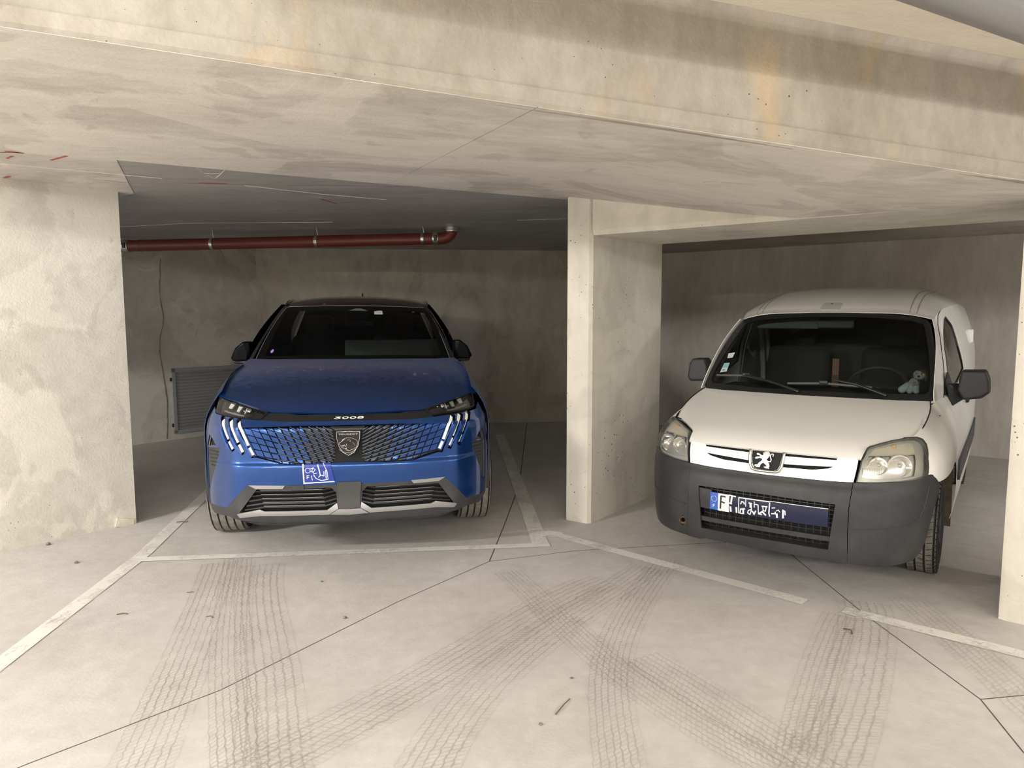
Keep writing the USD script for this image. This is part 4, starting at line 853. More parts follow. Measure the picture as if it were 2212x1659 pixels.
# ------------------------------------------------------------------ white van
VT = {'lamp': [(0.4335, 0.6349), (0.4605, 0.7351), (0.5043, 0.7909), (0.5191, 0.7981), (0.5828, 0.8113), (0.674, 0.8245), (0.7822, 0.8327), (0.8462, 0.8333), (0.9079, 0.8294), (0.9342, 0.8201), (0.9287, 0.8001), (0.9012, 0.7777), (0.8563, 0.7403), (0.8186, 0.6576), (0.7347, 0.648), (0.6604, 0.6433), (0.5432, 0.6383)], 'lamp_in': [(0.4454, 0.6417), (0.4718, 0.7335), (0.5106, 0.7816), (0.523, 0.7894), (0.577, 0.8018), (0.6622, 0.8161), (0.7684, 0.8252), (0.831, 0.8264), (0.8872, 0.8228), (0.9067, 0.8149), (0.9044, 0.798), (0.8827, 0.7773), (0.8424, 0.7417), (0.8047, 0.6636), (0.7352, 0.6559), (0.6609, 0.6511), (0.5434, 0.6443)], 'amber': [(0.5173, 0.7742), (0.5435, 0.7918), (0.6389, 0.8076), (0.7571, 0.8183), (0.8171, 0.8194), (0.8308, 0.8076), (0.7996, 0.773), (0.6695, 0.7746)], 'refl': [(0.4664, 0.6594), (0.4908, 0.7403), (0.513, 0.7684), (0.6662, 0.7708), (0.8015, 0.7697), (0.7693, 0.7144), (0.7476, 0.6645), (0.6613, 0.6576), (0.5436, 0.6517)], 'hood_edge': [(-0.0064, 0.7426), (0.0824, 0.7423), (0.19, 0.7454), (0.2765, 0.746), (0.3536, 0.7436), (0.4113, 0.7434), (0.4617, 0.7433)], 'bump_top': [(0.0069, 0.6241), (0.0943, 0.6243), (0.2007, 0.6262), (0.2847, 0.6281), (0.3196, 0.6263), (0.434, 0.6303), (0.6072, 0.6368), (0.728, 0.6431), (0.8255, 0.6551), (0.8716, 0.6549), (0.9352, 0.6242), (0.98, 0.5972)], 'bump_bot': [(0.0585, 0.2402), (0.3015, 0.2444), (0.3408, 0.2303), (0.4276, 0.23), (0.5692, 0.2285), (0.6636, 0.2315), (0.7704, 0.2409), (0.8245, 0.2727), (0.8595, 0.33), (0.8892, 0.4216), (0.9487, 0.5122), (1.0026, 0.5762)], 'vline': [(0.435, 0.6242), (0.4203, 0.5601), (0.4141, 0.5067), (0.4134, 0.3976), (0.4222, 0.2327)], 'crease': [(0.4178, 0.4101), (0.5011, 0.4157), (0.6033, 0.4248), (0.6599, 0.4311), (0.706, 0.4384), (0.7567, 0.4653), (0.797, 0.5257), (0.8296, 0.6116)], 'opening': [(0.0511, 0.5294), (0.1925, 0.5195), (0.326, 0.5063), (0.3252, 0.3853), (0.3259, 0.2971), (0.2582, 0.3007), (0.1664, 0.3059), (0.0316, 0.3019)], 'open_left': [(-0.3442, 0.5326), (-0.3306, 0.4186), (-0.3086, 0.2996)], 'bar': [(-0.3191, 0.3593), (-0.0538, 0.365), (0.1111, 0.3729), (0.297, 0.3831), (0.3262, 0.3564), (0.3269, 0.337), (0.2978, 0.3608), (-0.0532, 0.3445), (-0.3155, 0.3447)], 'plate': [(-0.258, 0.5036), (-0.1558, 0.5019), (-0.0945, 0.4938), (0.0703, 0.4896), (0.1651, 0.4846), (0.3245, 0.4742), (0.325, 0.3884), (0.1383, 0.4104), (-0.0911, 0.4078), (-0.1536, 0.4097), (-0.2576, 0.4124)], 'plate_marks': [(-0.2579, 0.502), (-0.2147, 0.5013), (-0.2127, 0.4099), (-0.2576, 0.4124), (-0.1557, 0.5009), (-0.1536, 0.4097)], 'slot_up': [(0.0964, 0.7409), (0.3578, 0.7436), (0.3507, 0.7332), (0.0949, 0.7297)], 'slat': [(0.095, 0.7285), (0.3494, 0.7302), (0.3522, 0.7174), (0.3389, 0.6985), (0.081, 0.6876), (0.0844, 0.714)], 'slot_low': [(0.0812, 0.6861), (0.3389, 0.6979), (0.3128, 0.6904), (0.238, 0.6795), (0.079, 0.6753)], 'slot_upL': [(-0.0846, 0.7409), (-0.3305, 0.7519), (-0.3257, 0.738), (-0.0927, 0.7308), (-0.3429, 0.7522), (-0.3419, 0.7397)], 'frame_out': [(-0.0929, 0.7416), (-0.093, 0.7104), (-0.085, 0.6701), (-0.0694, 0.6433), (-0.0463, 0.6383), (0.0541, 0.6425), (0.0683, 0.6566), (0.083, 0.6986), (0.0933, 0.7415)], 'frame_in': [(-0.0781, 0.7416), (-0.0775, 0.7121), (-0.0695, 0.6783), (-0.0575, 0.6543), (-0.0346, 0.6498), (0.047, 0.652), (0.0553, 0.6645), (0.0675, 0.7), (0.0778, 0.7421)], 'lion': [(-0.0188, 0.7354), (0.0141, 0.7387), (0.0371, 0.732), (0.0374, 0.7182), (0.0309, 0.6929), (0.0215, 0.659), (0.0294, 0.6577), (0.0021, 0.6645), (-0.0457, 0.6652), (-0.0281, 0.6831), (-0.0496, 0.7026), (-0.0463, 0.7263)], 'hood_gap': [(0.6092, 0.407), (0.6301, 0.6434), (0.6467, 0.8597), (0.645, 0.9408)], 'hood_gapL': [(-0.6501, 0.4435), (-0.6597, 0.6406), (-0.6389, 0.8195), (-0.6254, 0.954)], 'cowl': [(0.0672, 0.8115), (0.3311, 0.8438), (0.5762, 0.9164), (0.6689, 0.9806)], 'screen': [(-0.1801, 1.0379), (0.5385, 1.0456), (0.937, 1.0658), (1.0087, 1.0229), (1.0364, 0.906), (1.0582, 0.6788), (1.0716, 0.4681), (1.075, 0.1918), (1.0655, 0.0913), (1.0327, 0.0176), (0.8842, -0.0003), (0.4997, -0.0113), (0.0859, -0.0201)], 'screenL': [(-0.9811, 0.0203), (-0.991, 0.0482), (-1.0003, 0.238), (-1.0448, 0.6219), (-1.0507, 0.8866), (-1.0533, 1.0446), (-0.9985, 1.0742), (-0.6932, 1.0641)], 'glass': [(-0.164, 0.9806), (0.4598, 0.984), (0.872, 0.9978), (0.9753, 0.9545), (1.0033, 0.824), (1.0188, 0.5642), (1.0278, 0.2308), (1.0158, 0.1119), (0.9963, 0.0661), (0.4944, 0.0348)], 'door_gap': [(2.0434, 1), (1.8462, 1), (1.6998, 0.9659), (1.582, 0.8454), (1.3893, 0.6054), (1.2511, 0.2009)], 'win': [(1.9946, 0.9192), (1.8033, 0.8855), (1.69, 0.8066), (1.5011, 0.5913), (1.3846, 0.3246), (1.4086, 0.0842), (1.5995, 0.0832), (1.7855, 0.1525), (2.0077, 0.202), (1.9738, 0.5266), (2.0418, 0.7854)], 'roofmark': [(-0.065, 0.122), (0.0996, 0.1116), (0.0979, 0.0265), (-0.0877, 0.0325)], 'gutter': [(0.8222, 0.0226), (0.7696, 0.3619), (0.7101, 1.0633), (0.7658, 1.5949)], 'gutter2': [(0.8758, 0.0365), (0.8391, 0.2691), (0.7524, 1.1289), (0.7937, 1.5949)], 'lamp_top_h': [(0.4277, 0.02), (0.4324, 0.1004), (0.4433, 0.1906), (0.4507, 0.2087), (0.4887, 0.2566), (0.5303, 0.3128), (0.5804, 0.3714), (0.6098, 0.401)], 'edge_h': [(-0.0062, 0.0706), (0.0815, 0.0711), (0.1871, 0.0778), (0.2687, 0.0833), (0.3398, 0.0901), (0.3907, 0.0997), (0.4311, 0.1094)], 'wiper1': [(-0.9302, 0.1348), (-0.601, 0.142), (-0.2834, 0.0737)], 'arm1': [(-0.6589, 0.15), (-0.2688, 0.0557), (-0.0508, -0.0085)], 'wiper2': [(-0.1803, 0.0795), (0.1409, 0.0982), (0.543, 0.0836)], 'arm2': [(0.217, 0.1212), (0.4179, 0.0886), (0.6633, 0.0008)], 'sticker1': [(-0.9541, 0.429), (-0.8771, 0.4406), (-0.8739, 0.3717), (-0.9337, 0.3647)], 'sticker2': [(-0.9396, 0.2998), (-0.8755, 0.3073), (-0.8594, 0.1997), (-0.932, 0.1859)], 'hole': [(-0.4515, 0.3212), (-0.4356, 0.339), (-0.4127, 0.3019), (-0.4454, 0.2842)], 'sidetrim': [(4.1908, 0.5943), (4.1722, 0.5186), (3.0256, 0.5398), (1.4904, 0.6059), (1.4107, 0.5083)], 'arch': [(1.3274, 0.6347), (1.1242, 0.6466), (1.0318, 0.5938), (1.0026, 0.5762)]}
van = xform('parked_van', 'white panel van with black unpainted bumper parked nose-out in the right bay', 'van', (*V_LOC, 0), V_YAW)
def big(g): return max(g.geoms, key=lambda q: q.area) if hasattr(g, 'geoms') else g
v_w, v_w2 = float(VB_.s_of(y=.90)), float(VB_.s_of(y=3.42)); VR = .275
def vcirc(s0, r, z=VR+.01): return Polygon([(s0+r*math.cos(a), z+r*math.sin(a)) for a in np.linspace(0, 2*np.pi, 60)])
varch1, varch2 = vcirc(v_w, .345), vcirc(v_w2, .345)
P_l = Polygon(VT['lamp']).buffer(0)                     # headlamp, on the + side
bt = VT['bump_top']; bb = VT['bump_bot']
# bumper in three mouldings
bumph = Polygon([(0, .624)]+[(.08, .6243), (.19, .6262), (.306, .628), (.42, .631), (.59, .638), (.71, .646), (.80, .6596), (.85, .661), (.90, .634), (.95, .60)]+[(.935, .56), (.905, .52), (.855, .43), (.826, .339), (.793, .281), (.743, .248), (.644, .236), (.554, .231), (.408, .233), (.33, .233), (.29, .243), (0, .243)])
opening = Polygon([(0, .529), (.34, .524), (.327, .41), (.317, .299), (0, .301)])
vl_ = [(x, y) for x, y in VT['vline']]; vl_ = [(vl_[0][0], .66)]+vl_[1:4]+[(.408, .20)]
mid = Polygon([(0, .7), (.425, .7), (.418, .6247), (.407, .56), (.401, .507), (.400, .398), (.408, .20), (0, .20)])
bc = both(bumph.intersection(mid.buffer(-.0018)).union(Polygon([(0, .23), (.01, .23), (.01, .62), (0, .62)]).intersection(bumph)).difference(opening.buffer(.001)))
b1 = put('bumper_middle', skin(big(bc), VB_, .03, .03, thick=.012, off=.004), 'van_bumper', van)
hole = Polygon(VT['hole']).buffer(.004)
for sd in (0, 1):
    m_ = bool(sd); q = big(bumph.difference(mid.buffer(.0018)))
    if m_: q = q.difference(affinity.scale(hole, -1, 1, origin=(0, 0)))
    bcn = put('bumper_corner', skin(q, VB_, .03, .03, thick=.012), 'van_bumper', van, mirror=m_)
    cr = np.array(LineString(VT['crease']).segmentize(.02).coords); v_ = VB_(cr[:, 0], cr[:, 1])
    if m_: v_ = v_*[-1, 1, 1]
    mesh('crease_bead', tube(v_, .0028, 6), 'van_bumper', bcn, smooth=True)
mesh('tow_eye', tf(tube(np.stack([.018*np.cos(np.linspace(0, 2*np.pi, 16, endpoint=False)), 0*np.arange(16), .018*np.sin(np.linspace(0, 2*np.pi, 16, endpoint=False))], 1), .006, 6, closed=True), T(*(VB_(np.array([-.440]), np.array([.312]))[0]+np.array([0, .012, 0])))), 'rust', van, smooth=True)
put('core', skin(both(Polygon([(0, .25), (.74, .26), (.84, .40), (.90, .55), (.84, .82), (.45, .76), (0, .73)])), VB_, .05, .04, thick=.002, off=-.075), 'matte_black', van)
# bumper mouth: grid, bar, plate
og = put('lower_grille', skin(both(opening.buffer(.01)), VB_, .04, thick=.002, off=-.055), 'matte_black', van)
for z0 in np.arange(.315, .53, .022):
    put('grid_bar', skin(sbox(-.335, z0-.0022, .335, z0+.0022), VB_, .06, thick=.008, off=-.028), 'black_plastic', og)
for x0 in np.arange(-.315, .32, .035):
    put('grid_bar', skin(sbox(x0-.0022, .302, x0+.0022, .527), VB_, .06, thick=.008, off=-.03), 'black_plastic', og)
put('grille_bar', skin(sbox(-.334, .338, .334, .362), VB_, .04, thick=.03, off=-.006), 'van_bumper', og)
put('plate_carrier', skin(Polygon([(-.345, .515), (-.268, .513), (-.268, .408), (-.338, .41)]), VB_, .04, thick=.02, off=-.004), 'van_bumper', og)
npl = put('number_plate', skin(Polygon([(-.2716, .503), (.312, .4985), (.312, .409), (-.2713, .4119)]), VB_, .05, thick=.006, off=.001), 'number_navy', van, label='number plate with blue star band, letter F and broken white characters fading into dark blue')
put('plate_band', skin(Polygon([(-.2712, .5025), (-.228, .502), (-.2265, .4105), (-.2710, .4122)]), VB_, .05, thick=.001, off=.0022), 'eu_blue', npl)
put('plate_field', skin(Polygon([(-.228, .502), (-.168, .501), (-.167, .4098), (-.2265, .4105)]), VB_, .05, thick=.001, off=.0021), 'number_white', npl)
for k in range(12):
    a = 2*math.pi*k/12; q = affinity.translate(affinity.rotate(affinity.scale(sbox(-.5, -.5, .5, .5), .0036, .0036, origin=(0, 0)), 45), -.2492+.0145*math.cos(a), .470+.0145*math.sin(a))
    put('plate_star', skin(q, VB_, .05, thick=.0006, off=.0030), 'star_yellow', npl)
mesh('plate_letter', on_skin(meshkit.text_mesh('F', .017, .0008, bold=True), VB_, -.2565, .424, off=.0026), 'number_white', npl)
def v5q(*p):     # sketch units of the plate's own width and height
    return [(-.2716+(x-75)/(1950-75)*.583, .503-.0019*(x-75)/1875-((y-830-(x-75)*.1915)/270)*.0915) for x, y in p]
for col, w_, L in (('ink', .0042, [(268, 905), (262, 1105)]), ('ink', .0036, [(262, 905), (345, 925)]), ('ink', .0036, [(262, 990), (335, 1020)]),
                   ('number_white', .0034, [(400, 900), (520, 930)]), ('number_white', .0045, [(455, 925), (440, 1040)]), ('number_white', .0030, [(405, 1020), (460, 1040)]), ('number_white', .0048, [(435, 1075), (445, 1160)]), ('number_white', .0046, [(535, 1090), (542, 1180)]),
                   ('number_white', .0026, [(570, 940), (580, 1190)]), ('number_white', .0028, [(570, 945), (680, 965), (1060, 1035)]), ('number_white', .0030, [(605, 1050), (620, 1010), (655, 1020), (668, 1055)]), ('number_white', .0042, [(600, 1125), (680, 1125)]), ('number_white', .0042, [(650, 1130), (655, 1205)]), ('number_white', .0028, [(605, 1130), (600, 1190), (640, 1195)]),
                   ('number_white', .0022, [(685, 970), (690, 1090)]), ('number_white', .0036, [(735, 1035), (790, 1050)]), ('number_white', .0034, [(760, 1050), (765, 1110)]), ('number_white', .0026, [(780, 1140), (735, 1150), (725, 1190), (765, 1215), (785, 1150), (780, 1060)]), ('number_white', .0034, [(800, 1160), (830, 1215), (855, 1160)]), ('number_white', .0024, [(825, 1020), (830, 1110)]), ('number_white', .0024, [(840, 1060), (890, 1075), (900, 1210), (960, 1230)]),
                   ('number_white', .0030, [(945, 1095), (1040, 1110)]), ('number_white', .0026, [(965, 1110), (975, 1165), (1010, 1175), (1020, 1115)]), ('number_white', .0044, [(905, 1215), (960, 1180), (1020, 1240)]), ('number_white', .0030, [(1070, 1045), (1065, 1210), (1080, 1260)]), ('number_white', .0024, [(1105, 1130), (1160, 1130)]), ('number_white', .0030, [(1100, 1215), (1160, 1220), (1165, 1190)]), ('number_white', .0046, [(1185, 1215), (1195, 1285)]), ('number_white', .0022, [(1175, 1180), (1210, 1165), (1235, 1200)]), ('number_white', .0046, [(1285, 1165), (1285, 1295)]), ('number_white', .0026, [(1310, 1180), (1320, 1250)]), ('number_white', .0016, [(1060, 1025), (1400, 1090), (1950, 1192)])):
    put('plate_character', skin(LineString(v5q(*L)).buffer(w_, cap_style='flat'), VB_, .05, thick=.0006, off=.0026), col, npl)
# white nose panel with two slotted vanes and the badge
hood_z = .7435
nose = Polygon([(0, hood_z), (.085, .7435), (.26, .745), (.34, .7442), (.396, .7438), (.443, .7442), (.447, .737), (.421, .6335), (.306, .6300), (0, .6260)])
frame_o = both(Polygon([(0, .752), (.0932, .752), (.0915, .70), (.0855, .665), (.072, .642), (.052, .6385), (0, .6375)]))
frame_i = both(Polygon([(0, .752), (.0775, .752), (.0745, .712), (.069, .677), (.058, .655), (.042, .6505), (0, .650)]))
su = Polygon([(.09, .7435), (.345, .7465), (.338, .7315), (.085, .7265)]); slw = Polygon([(.075, .6865), (.325, .699), (.300, .6885), (.225, .6755), (.068, .6715)])
sv = Polygon([(.085, .7260), (.338, .7310), (.342, .722), (.326, .6990), (.076, .687)])
nz = both(nose.difference(shapely.union_all([su, slw, sv])).difference(frame_i))
put('nose_panel', skin(nz, VB_, .03, .02, thick=.004), 'white_paint', van)
slb = put('badge_mesh', skin(both(nose.intersection(sbox(0, .64, .36, .76))).buffer(.0), VB_, .03, thick=.002, off=-.03), 'matte_black', van)
for sd in (0, 1):
    put('vane', skin(sv.buffer(-.0012).buffer(.004, join_style='round').intersection(sv), VB_, .02, .01, thick=.012, off=.001), 'white_paint', van, mirror=bool(sd))
put('badge_ground', skin(frame_i.intersection(sbox(-1, 0, 1, .7440)), VB_, .02, thick=.002, off=-.012), 'matte_black', slb)
tie = []
for k in range(-24, 25):
    L = LineString([(k*.0075-.06, .64), (k*.0075+.05, .75)]).intersection(frame_i.intersection(sbox(-1, 0, 1, .743)))
    if L.length > .01: tie.append(skin(L.buffer(.0009, cap_style='flat'), VB_, .05, thick=.002, off=-.008)[:2])
mesh('mesh_wire', cat_(*tie), 'steel_disc', slb, kind='stuff')
fo_ = np.array([(.0854, .7435), (.084, .706), (.079, .672), (.067, .650), (.050, .6445), (.02, .6438)]); fo_ = np.vstack([fo_, fo_[::-1]*[-1, 1]]); ff = np.array(LineString(fo_).segmentize(.012).coords)
mesh('badge_frame', tube(VB_(ff[:, 0], ff[:, 1])+np.array([0, -.004, 0]), .0078, 10), 'dull_chrome', van, smooth=True)
def v5e(*p): return [((x-948)/585*.1864, .7415-(y-150-(x-655)*.106)*.000312) for x, y in p]
lion = Polygon(v5e((880, 200), (900, 205), (925, 188), (960, 185), (990, 205), (1000, 240), (990, 265), (972, 290), (955, 312), (965, 340), (985, 365), (1005, 385), (1005, 405), (1010, 420), (1000, 440), (1005, 460), (985, 458), (950, 452), (925, 440), (925, 425), (950, 425), (965, 415), (945, 395), (920, 375), (905, 360), (880, 380), (865, 400), (858, 430), (845, 437), (800, 430), (770, 415), (775, 395), (800, 390), (815, 395), (830, 370), (865, 340), (885, 320), (880, 300), (850, 290), (835, 287), (800, 300), (775, 298), (770, 280), (790, 268), (830, 265), (850, 262), (830, 242), (800, 240), (785, 225), (795, 208), (820, 212), (850, 230), (880, 250), (890, 235), (900, 222), (885, 215))).buffer(0)
tailp = LineString(v5e((958, 330), (985, 348), (1020, 345), (1025, 315), (1008, 270), (1008, 240), (1030, 226), (1052, 235), (1047, 262))).buffer(.0024)
put('badge_lion', skin(big(lion.union(tailp)), VB_, .02, thick=.006, off=.002), 'badge_silver', van, label='silver rearing lion badge')
# bonnet
lt = [(.4323, .1115), (.4345, .125), (.4433, .1906), (.4507, .2087), (.4887, .2566), (.5303, .3128), (.5804, .3714), (.618, .405)]
hv = both(Polygon([(0, .0735), (.085, .0745), (.19, .0790), (.27, .0845), (.34, .0915), (.39, .100)]+lt+[(.650, .55), (.657, .64), (.660, .75), (.656, .84), (.645, .945), (.50, .885), (.318, .850), (.15, .834), (0, .830)]))
hb = put('bonnet', skin(hv, V_hood, .03, .03, thick=.012), 'white_paint', van)
for sx in (-1, 1):
    q = np.array(LineString([(.5804, .3714), (.625, .405), (.650, .55), (.657, .64), (.660, .75), (.656, .84), (.645, .945)]).segmentize(.03).coords); P_ = V_hood(q[:, 0]+.002, q[:, 1])+np.array([0, 0, .002])
    mesh('shut_line', tube(P_*[sx, 1, 1], .0032, 5), 'seam', hb, smooth=True)
put('cowl', skin(both(Polygon([(0, .81), (.318, .83), (.5, .87), (.65, .93), (.67, 1.02), (0, .95)])), lambda x, y: V_hood(x, y)-np.array([0, 0, .018]), .05, thick=.004), 'black_plastic', van)
# lamps
lin_ = Polygon(VT['lamp_in']).buffer(.0045); am = Polygon(VT['amber']).buffer(0); rf = Polygon(VT['refl']).buffer(0)
for sd in (0, 1):
    m_ = bool(sd); sx = -1 if m_ else 1
    hl = put('headlamp', skin(P_l.buffer(-.002), VB_, .02, thick=.003, off=-.05), 'reflector_dim', van, mirror=m_)
    put('lamp_rim', skin(big(P_l.difference(lin_)), VB_, .02, thick=.045, off=.001), 'lamp_seal', hl, mirror=m_)
    put('lamp_reflector', skin(rf, VB_, .02, thick=.004, off=-.030), 'reflector', hl, mirror=m_)
    put('indicator', skin(am, VB_, .02, thick=.006, off=-.016), 'amber_haze', hl, mirror=m_)
    put('lamp_side', skin(big(lin_.difference(rf).difference(am)), VB_, .02, thick=.003, off=-.02), 'reflector_dim', hl, mirror=m_)
    for s0, r0, o0 in ((.640, .052, -.028), (.535, .040, -.027)):
        c0_ = VB_(np.array([s0]), np.array([.71]))[0]+np.array([0, .034, 0]); N0 = VB_(np.array([s0+.02]), np.array([.71]))[0]-VB_(np.array([s0-.02]), np.array([.71]))[0]; ang = math.degrees(math.atan2(N0[1], N0[0]))
        bowl = lathe([(.004, .030), (r0*.5, .024), (r0*.85, .006), (r0, -.012), (r0+.003, -.012), (r0+.003, .03)], 36, 'y')
        v_, f_ = tf(bowl, T(*c0_)@R(ang*.6, [0, 0, 1]))
        if m_: v_ = v_*[-1, 1, 1]; f_ = f_[:, ::-1]
        mesh('reflector_bowl', (v_, f_), 'chrome', hl, smooth=40)
        bl = trimesh.creation.icosphere(2, .013); v_, f_ = tf(bl, T(*(c0_+np.array([0, .012, 0]))))
        if m_: v_ = v_*[-1, 1, 1]; f_ = f_[:, ::-1]
        mesh('bulb', (v_, f_), 'reflector_dim', hl, smooth=True)
    for k in range(9):
        s0 = .465+.0115*k; put('lens_flute', skin(Polygon([(s0, .672), (s0+.005, .672), (s0+.007, .705), (s0+.002, .705)]), VB_, .03, thick=.003, off=-.012), 'lens_old', hl, mirror=m_)
    bb_ = trimesh.creation.icosphere(2, .012); v_, f_ = tf(bb_, T(*(VB_(np.array([.655]), np.array([.795]))[0]+np.array([0, .03, 0]))))
    if m_: v_ = v_*[-1, 1, 1]; f_ = f_[:, ::-1]
    mesh('indicator_bulb', (v_, f_), 'amber', hl, smooth=True)
    put('lens', skin(lin_.buffer(.003), VB_, .02, thick=0, off=.0), 'lens_old', hl, mirror=m_)
# wings, doors, side skin
s1, s2, s3, se_ = (float(VB_.s_of(y=q)) for q in (1.16, 2.122, 3.74, 4.0))
def vz(s): return float(_vzs(s))
def vside(a, b, z0): ss = np.linspace(a, b, 14); return Polygon([(s, z0) for s in ss]+[(s, vz(s)+(.0)) for s in ss[::-1]])
wg = vside(.80, s1-.003, .36).difference(varch1).difference(P_l.buffer(.003)).difference(bumph.buffer(.004)).difference(sbox(0, 0, .875, .66)).difference(sbox(0, 0, v_w-.05, .615))
wg = big(wg)
for sd in (0, 1):
    m_ = bool(sd); sx = -1 if m_ else 1
    put('front_wing', skin(wg, VB_, .03, .03, thick=.003), 'white_paint', van, mirror=m_)
    dr = put('front_door', skin(vside(s1+.003, s2-.003, .34), VB_, .05, .03, thick=.003), 'white_paint', van, mirror=m_)
    q = big(vside(s2+.003, se_, .34).difference(varch2)); put('side_panel', skin(q, VB_, .05, .03, thick=.003), 'white_paint', van, mirror=m_)
    put('sill', skin(sbox(v_w+.33, .23, v_w2-.33, .336), VB_, .08, .04, thick=.003, off=-.004), 'white_paint', van, mirror=m_)
    tr_ = big(sbox(v_w+.28, .475, se_, .592).difference(varch1.buffer(.01)).difference(varch2)); put('rubbing_strip', skin(tr_, VB_, .06, .03, thick=.012, off=.012), 'van_bumper', van, mirror=m_)
    for yy in (.90, 3.42):
        an = np.linspace(-.3, 2.0, 20); v_ = np.array([(x_, yy+.35*math.cos(a), VR+.01+.35*math.sin(a)) for x_ in (.42, .765) for a in an]); k = len(an)
        f_ = [[i, i+1, k+i+1] for i in range(k-1)]+[[i, k+i+1, k+i] for i in range(k-1)]
        mesh('arch_liner', (v_*[sx, 1, 1], np.array(f_)), 'arch_dirt', van)
    # upper side: pillar, door frame with window, panel
    dg = [(1.16, -.01), (1.252, .20), (1.384, .60), (1.546, .84), (1.684, .976), (1.83, 1.0)]
    pl_ = Polygon([(.93, -.01), (.96, .10), (1.05, .30), (1.24, .62), (1.42, .88), (1.50, 1.0)]+dg[::-1])
    put('windscreen_pillar', skin(pl_.buffer(-.002), V_side, .05, .05, thick=.004), 'white_paint', van, mirror=m_)
    wn_ = Polygon([(1.384, .322), (1.49, .586), (1.677, .80), (1.78, .885), (1.86, .90), (1.95, .78), (1.94, .52), (1.99, .22), (1.9, .19), (1.6, .10), (1.44, .10), (1.40, .17)])
    q = np.array(LineString(dg).segmentize(.05).coords); mesh('shut_line', tube(V_side(q[:, 0], q[:, 1])*[sx, 1, 1], .0032, 5), 'seam', dr, smooth=True)
    df = Polygon(dg+[(2.12, 1.0), (2.12, -.01)]).buffer(-.0025).difference(wn_)
    put('door_frame', skin(df, V_side, .05, .05, thick=.004), 'white_paint', dr, mirror=m_)
    put('window_seal', skin(wn_.buffer(.004).difference(wn_.buffer(-.022)), V_side, .05, thick=.008, off=.001), 'black_plastic', dr, mirror=m_)
    put('door_glass', skin(wn_.buffer(-.010), V_side, .06, thick=0, off=-.004), 'side_window', dr, mirror=m_)
    put('side_panel', skin(Polygon([(2.125, -.01), (3.9, -.01), (3.9, 1.0), (2.125, 1.0)]), V_side, .1, .06, thick=.004), 'white_paint', van, mirror=m_)
    hp_ = V_side(np.array([3.2]), np.array([.55]))[0]; mesh('hinge', rbox(.05, .05, .11, .012, hp_*[sx, 1, 1]), 'white_paint', van, smooth=True)
    hd_ = VB_(np.array([s2-.13]), np.array([.87]))[0]; mesh('door_handle', rbox(.03, .17, .035, .012, (hd_+np.array([.006, 0, 0]))*[sx, 1, 1]), 'black_plastic', dr, smooth=True)
    # mirror
    cx = .835 if not m_ else .80
    P8 = [(.79, 1.095), (.885, 1.100), (.900, 1.06), (.903, 1.0), (.872, .972), (.80, .96), (.775, 1.0)] if not m_ else [(.845, 1.085), (.830, 1.11), (.765, 1.112), (.748, 1.07), (.745, .99), (.845, .985), (.855, 1.0)]
    hull = manifold3d.Manifold.batch_hull([manifold3d.Manifold.sphere(.018, 16).translate((x*1.0, 1.28+dy, z)) for x, z in P8 for dy in ((-.045 if abs(z-1.04) < .09 else -.03), .055)])
    v_, f_, _ = meshkit.arrays(hull)
    if m_: v_ = v_*[-1, 1, 1]; f_ = f_[:, ::-1]
    mi = mesh('mirror', (v_, f_), 'mirror_black', van, smooth=45)
    arm = manifold3d.Manifold.batch_hull([manifold3d.Manifold.sphere(.014, 12).translate(p) for p in ([(.80, 1.28, .965), (.80, 1.31, 1.02), (.735, 1.24, .915), (.715, 1.22, 1.02), (.728, 1.36, .94)] if not m_ else [(.77, 1.28, .98), (.77, 1.30, 1.02), (.735, 1.24, .955), (.725, 1.22, 1.01), (.735, 1.34, .96)])])
    v_, f_, _ = meshkit.arrays(arm)
    if m_: v_ = v_*[-1, 1, 1]; f_ = f_[:, ::-1]
    mesh('mirror_arm', (v_, f_), 'mirror_black', mi, smooth=45)
    tri = Polygon([(1.18, .02), (1.26, .20), (1.37, .30), (1.40, .17), (1.44, .09), (1.5, .02)]); put('mirror_base', skin(tri, V_side, .05, thick=.01, off=.006), 'mirror_black', mi, mirror=m_)
    gm = bx(cx-.045, cx+.045, 1.348, 1.353, .985, 1.09); v_ = np.array(gm.vertices)*[sx, 1, 1]; f_ = np.array(gm.faces)
    mesh('mirror_glass', (v_, f_ if not m_ else f_[:, ::-1]), 'chrome', mi)
    wheel(van, sx*.655, .90, VR, .165, sx, 'tread_van', 'steel_disc', ribs=3, rim_r=.185, spokes=8, sipes=46, steer=0)
    wheel(van, sx*.675, 3.42, VR, .165, sx, 'tread_van', 'steel_disc', ribs=3, rim_r=.185, spokes=8, sipes=46)
# windscreen with black surround, wipers
scr = both(Polygon([(0, 1.0), (.5, 1.0), (.88, .995), (.985, .965), (1.015, .90), (1.038, .676), (1.049, .466), (1.053, .19), (1.043, .07), (1.01, .01), (.80, -.035), (.45, -.05), (0, -.055)]))
gls = both(Polygon([(0, .945), (.45, .945), (.85, .93), (.94, .90), (.962, .82), (.985, .562), (1.000, .23), (.99, .10), (.955, .06), (.47, .035), (0, .032)]))
vs = put('windscreen', skin(gls.buffer(.004), V_ws, .06, .06, thick=0), 'windscreen_van', van)
put('screen_surround', skin(scr.difference(gls), V_ws, .05, .05, thick=.014, off=.004), 'black_plastic', vs)
sl_ = np.array(LineString(list(scr.exterior.coords)).segmentize(.05).coords)[:-1]
mesh('screen_seal', tube(V_ws(sl_[:, 0]*.985, (sl_[:, 1]-.47)*.975+.47), .0045, 6, closed=True), 'seal_grey2', vs, smooth=True)
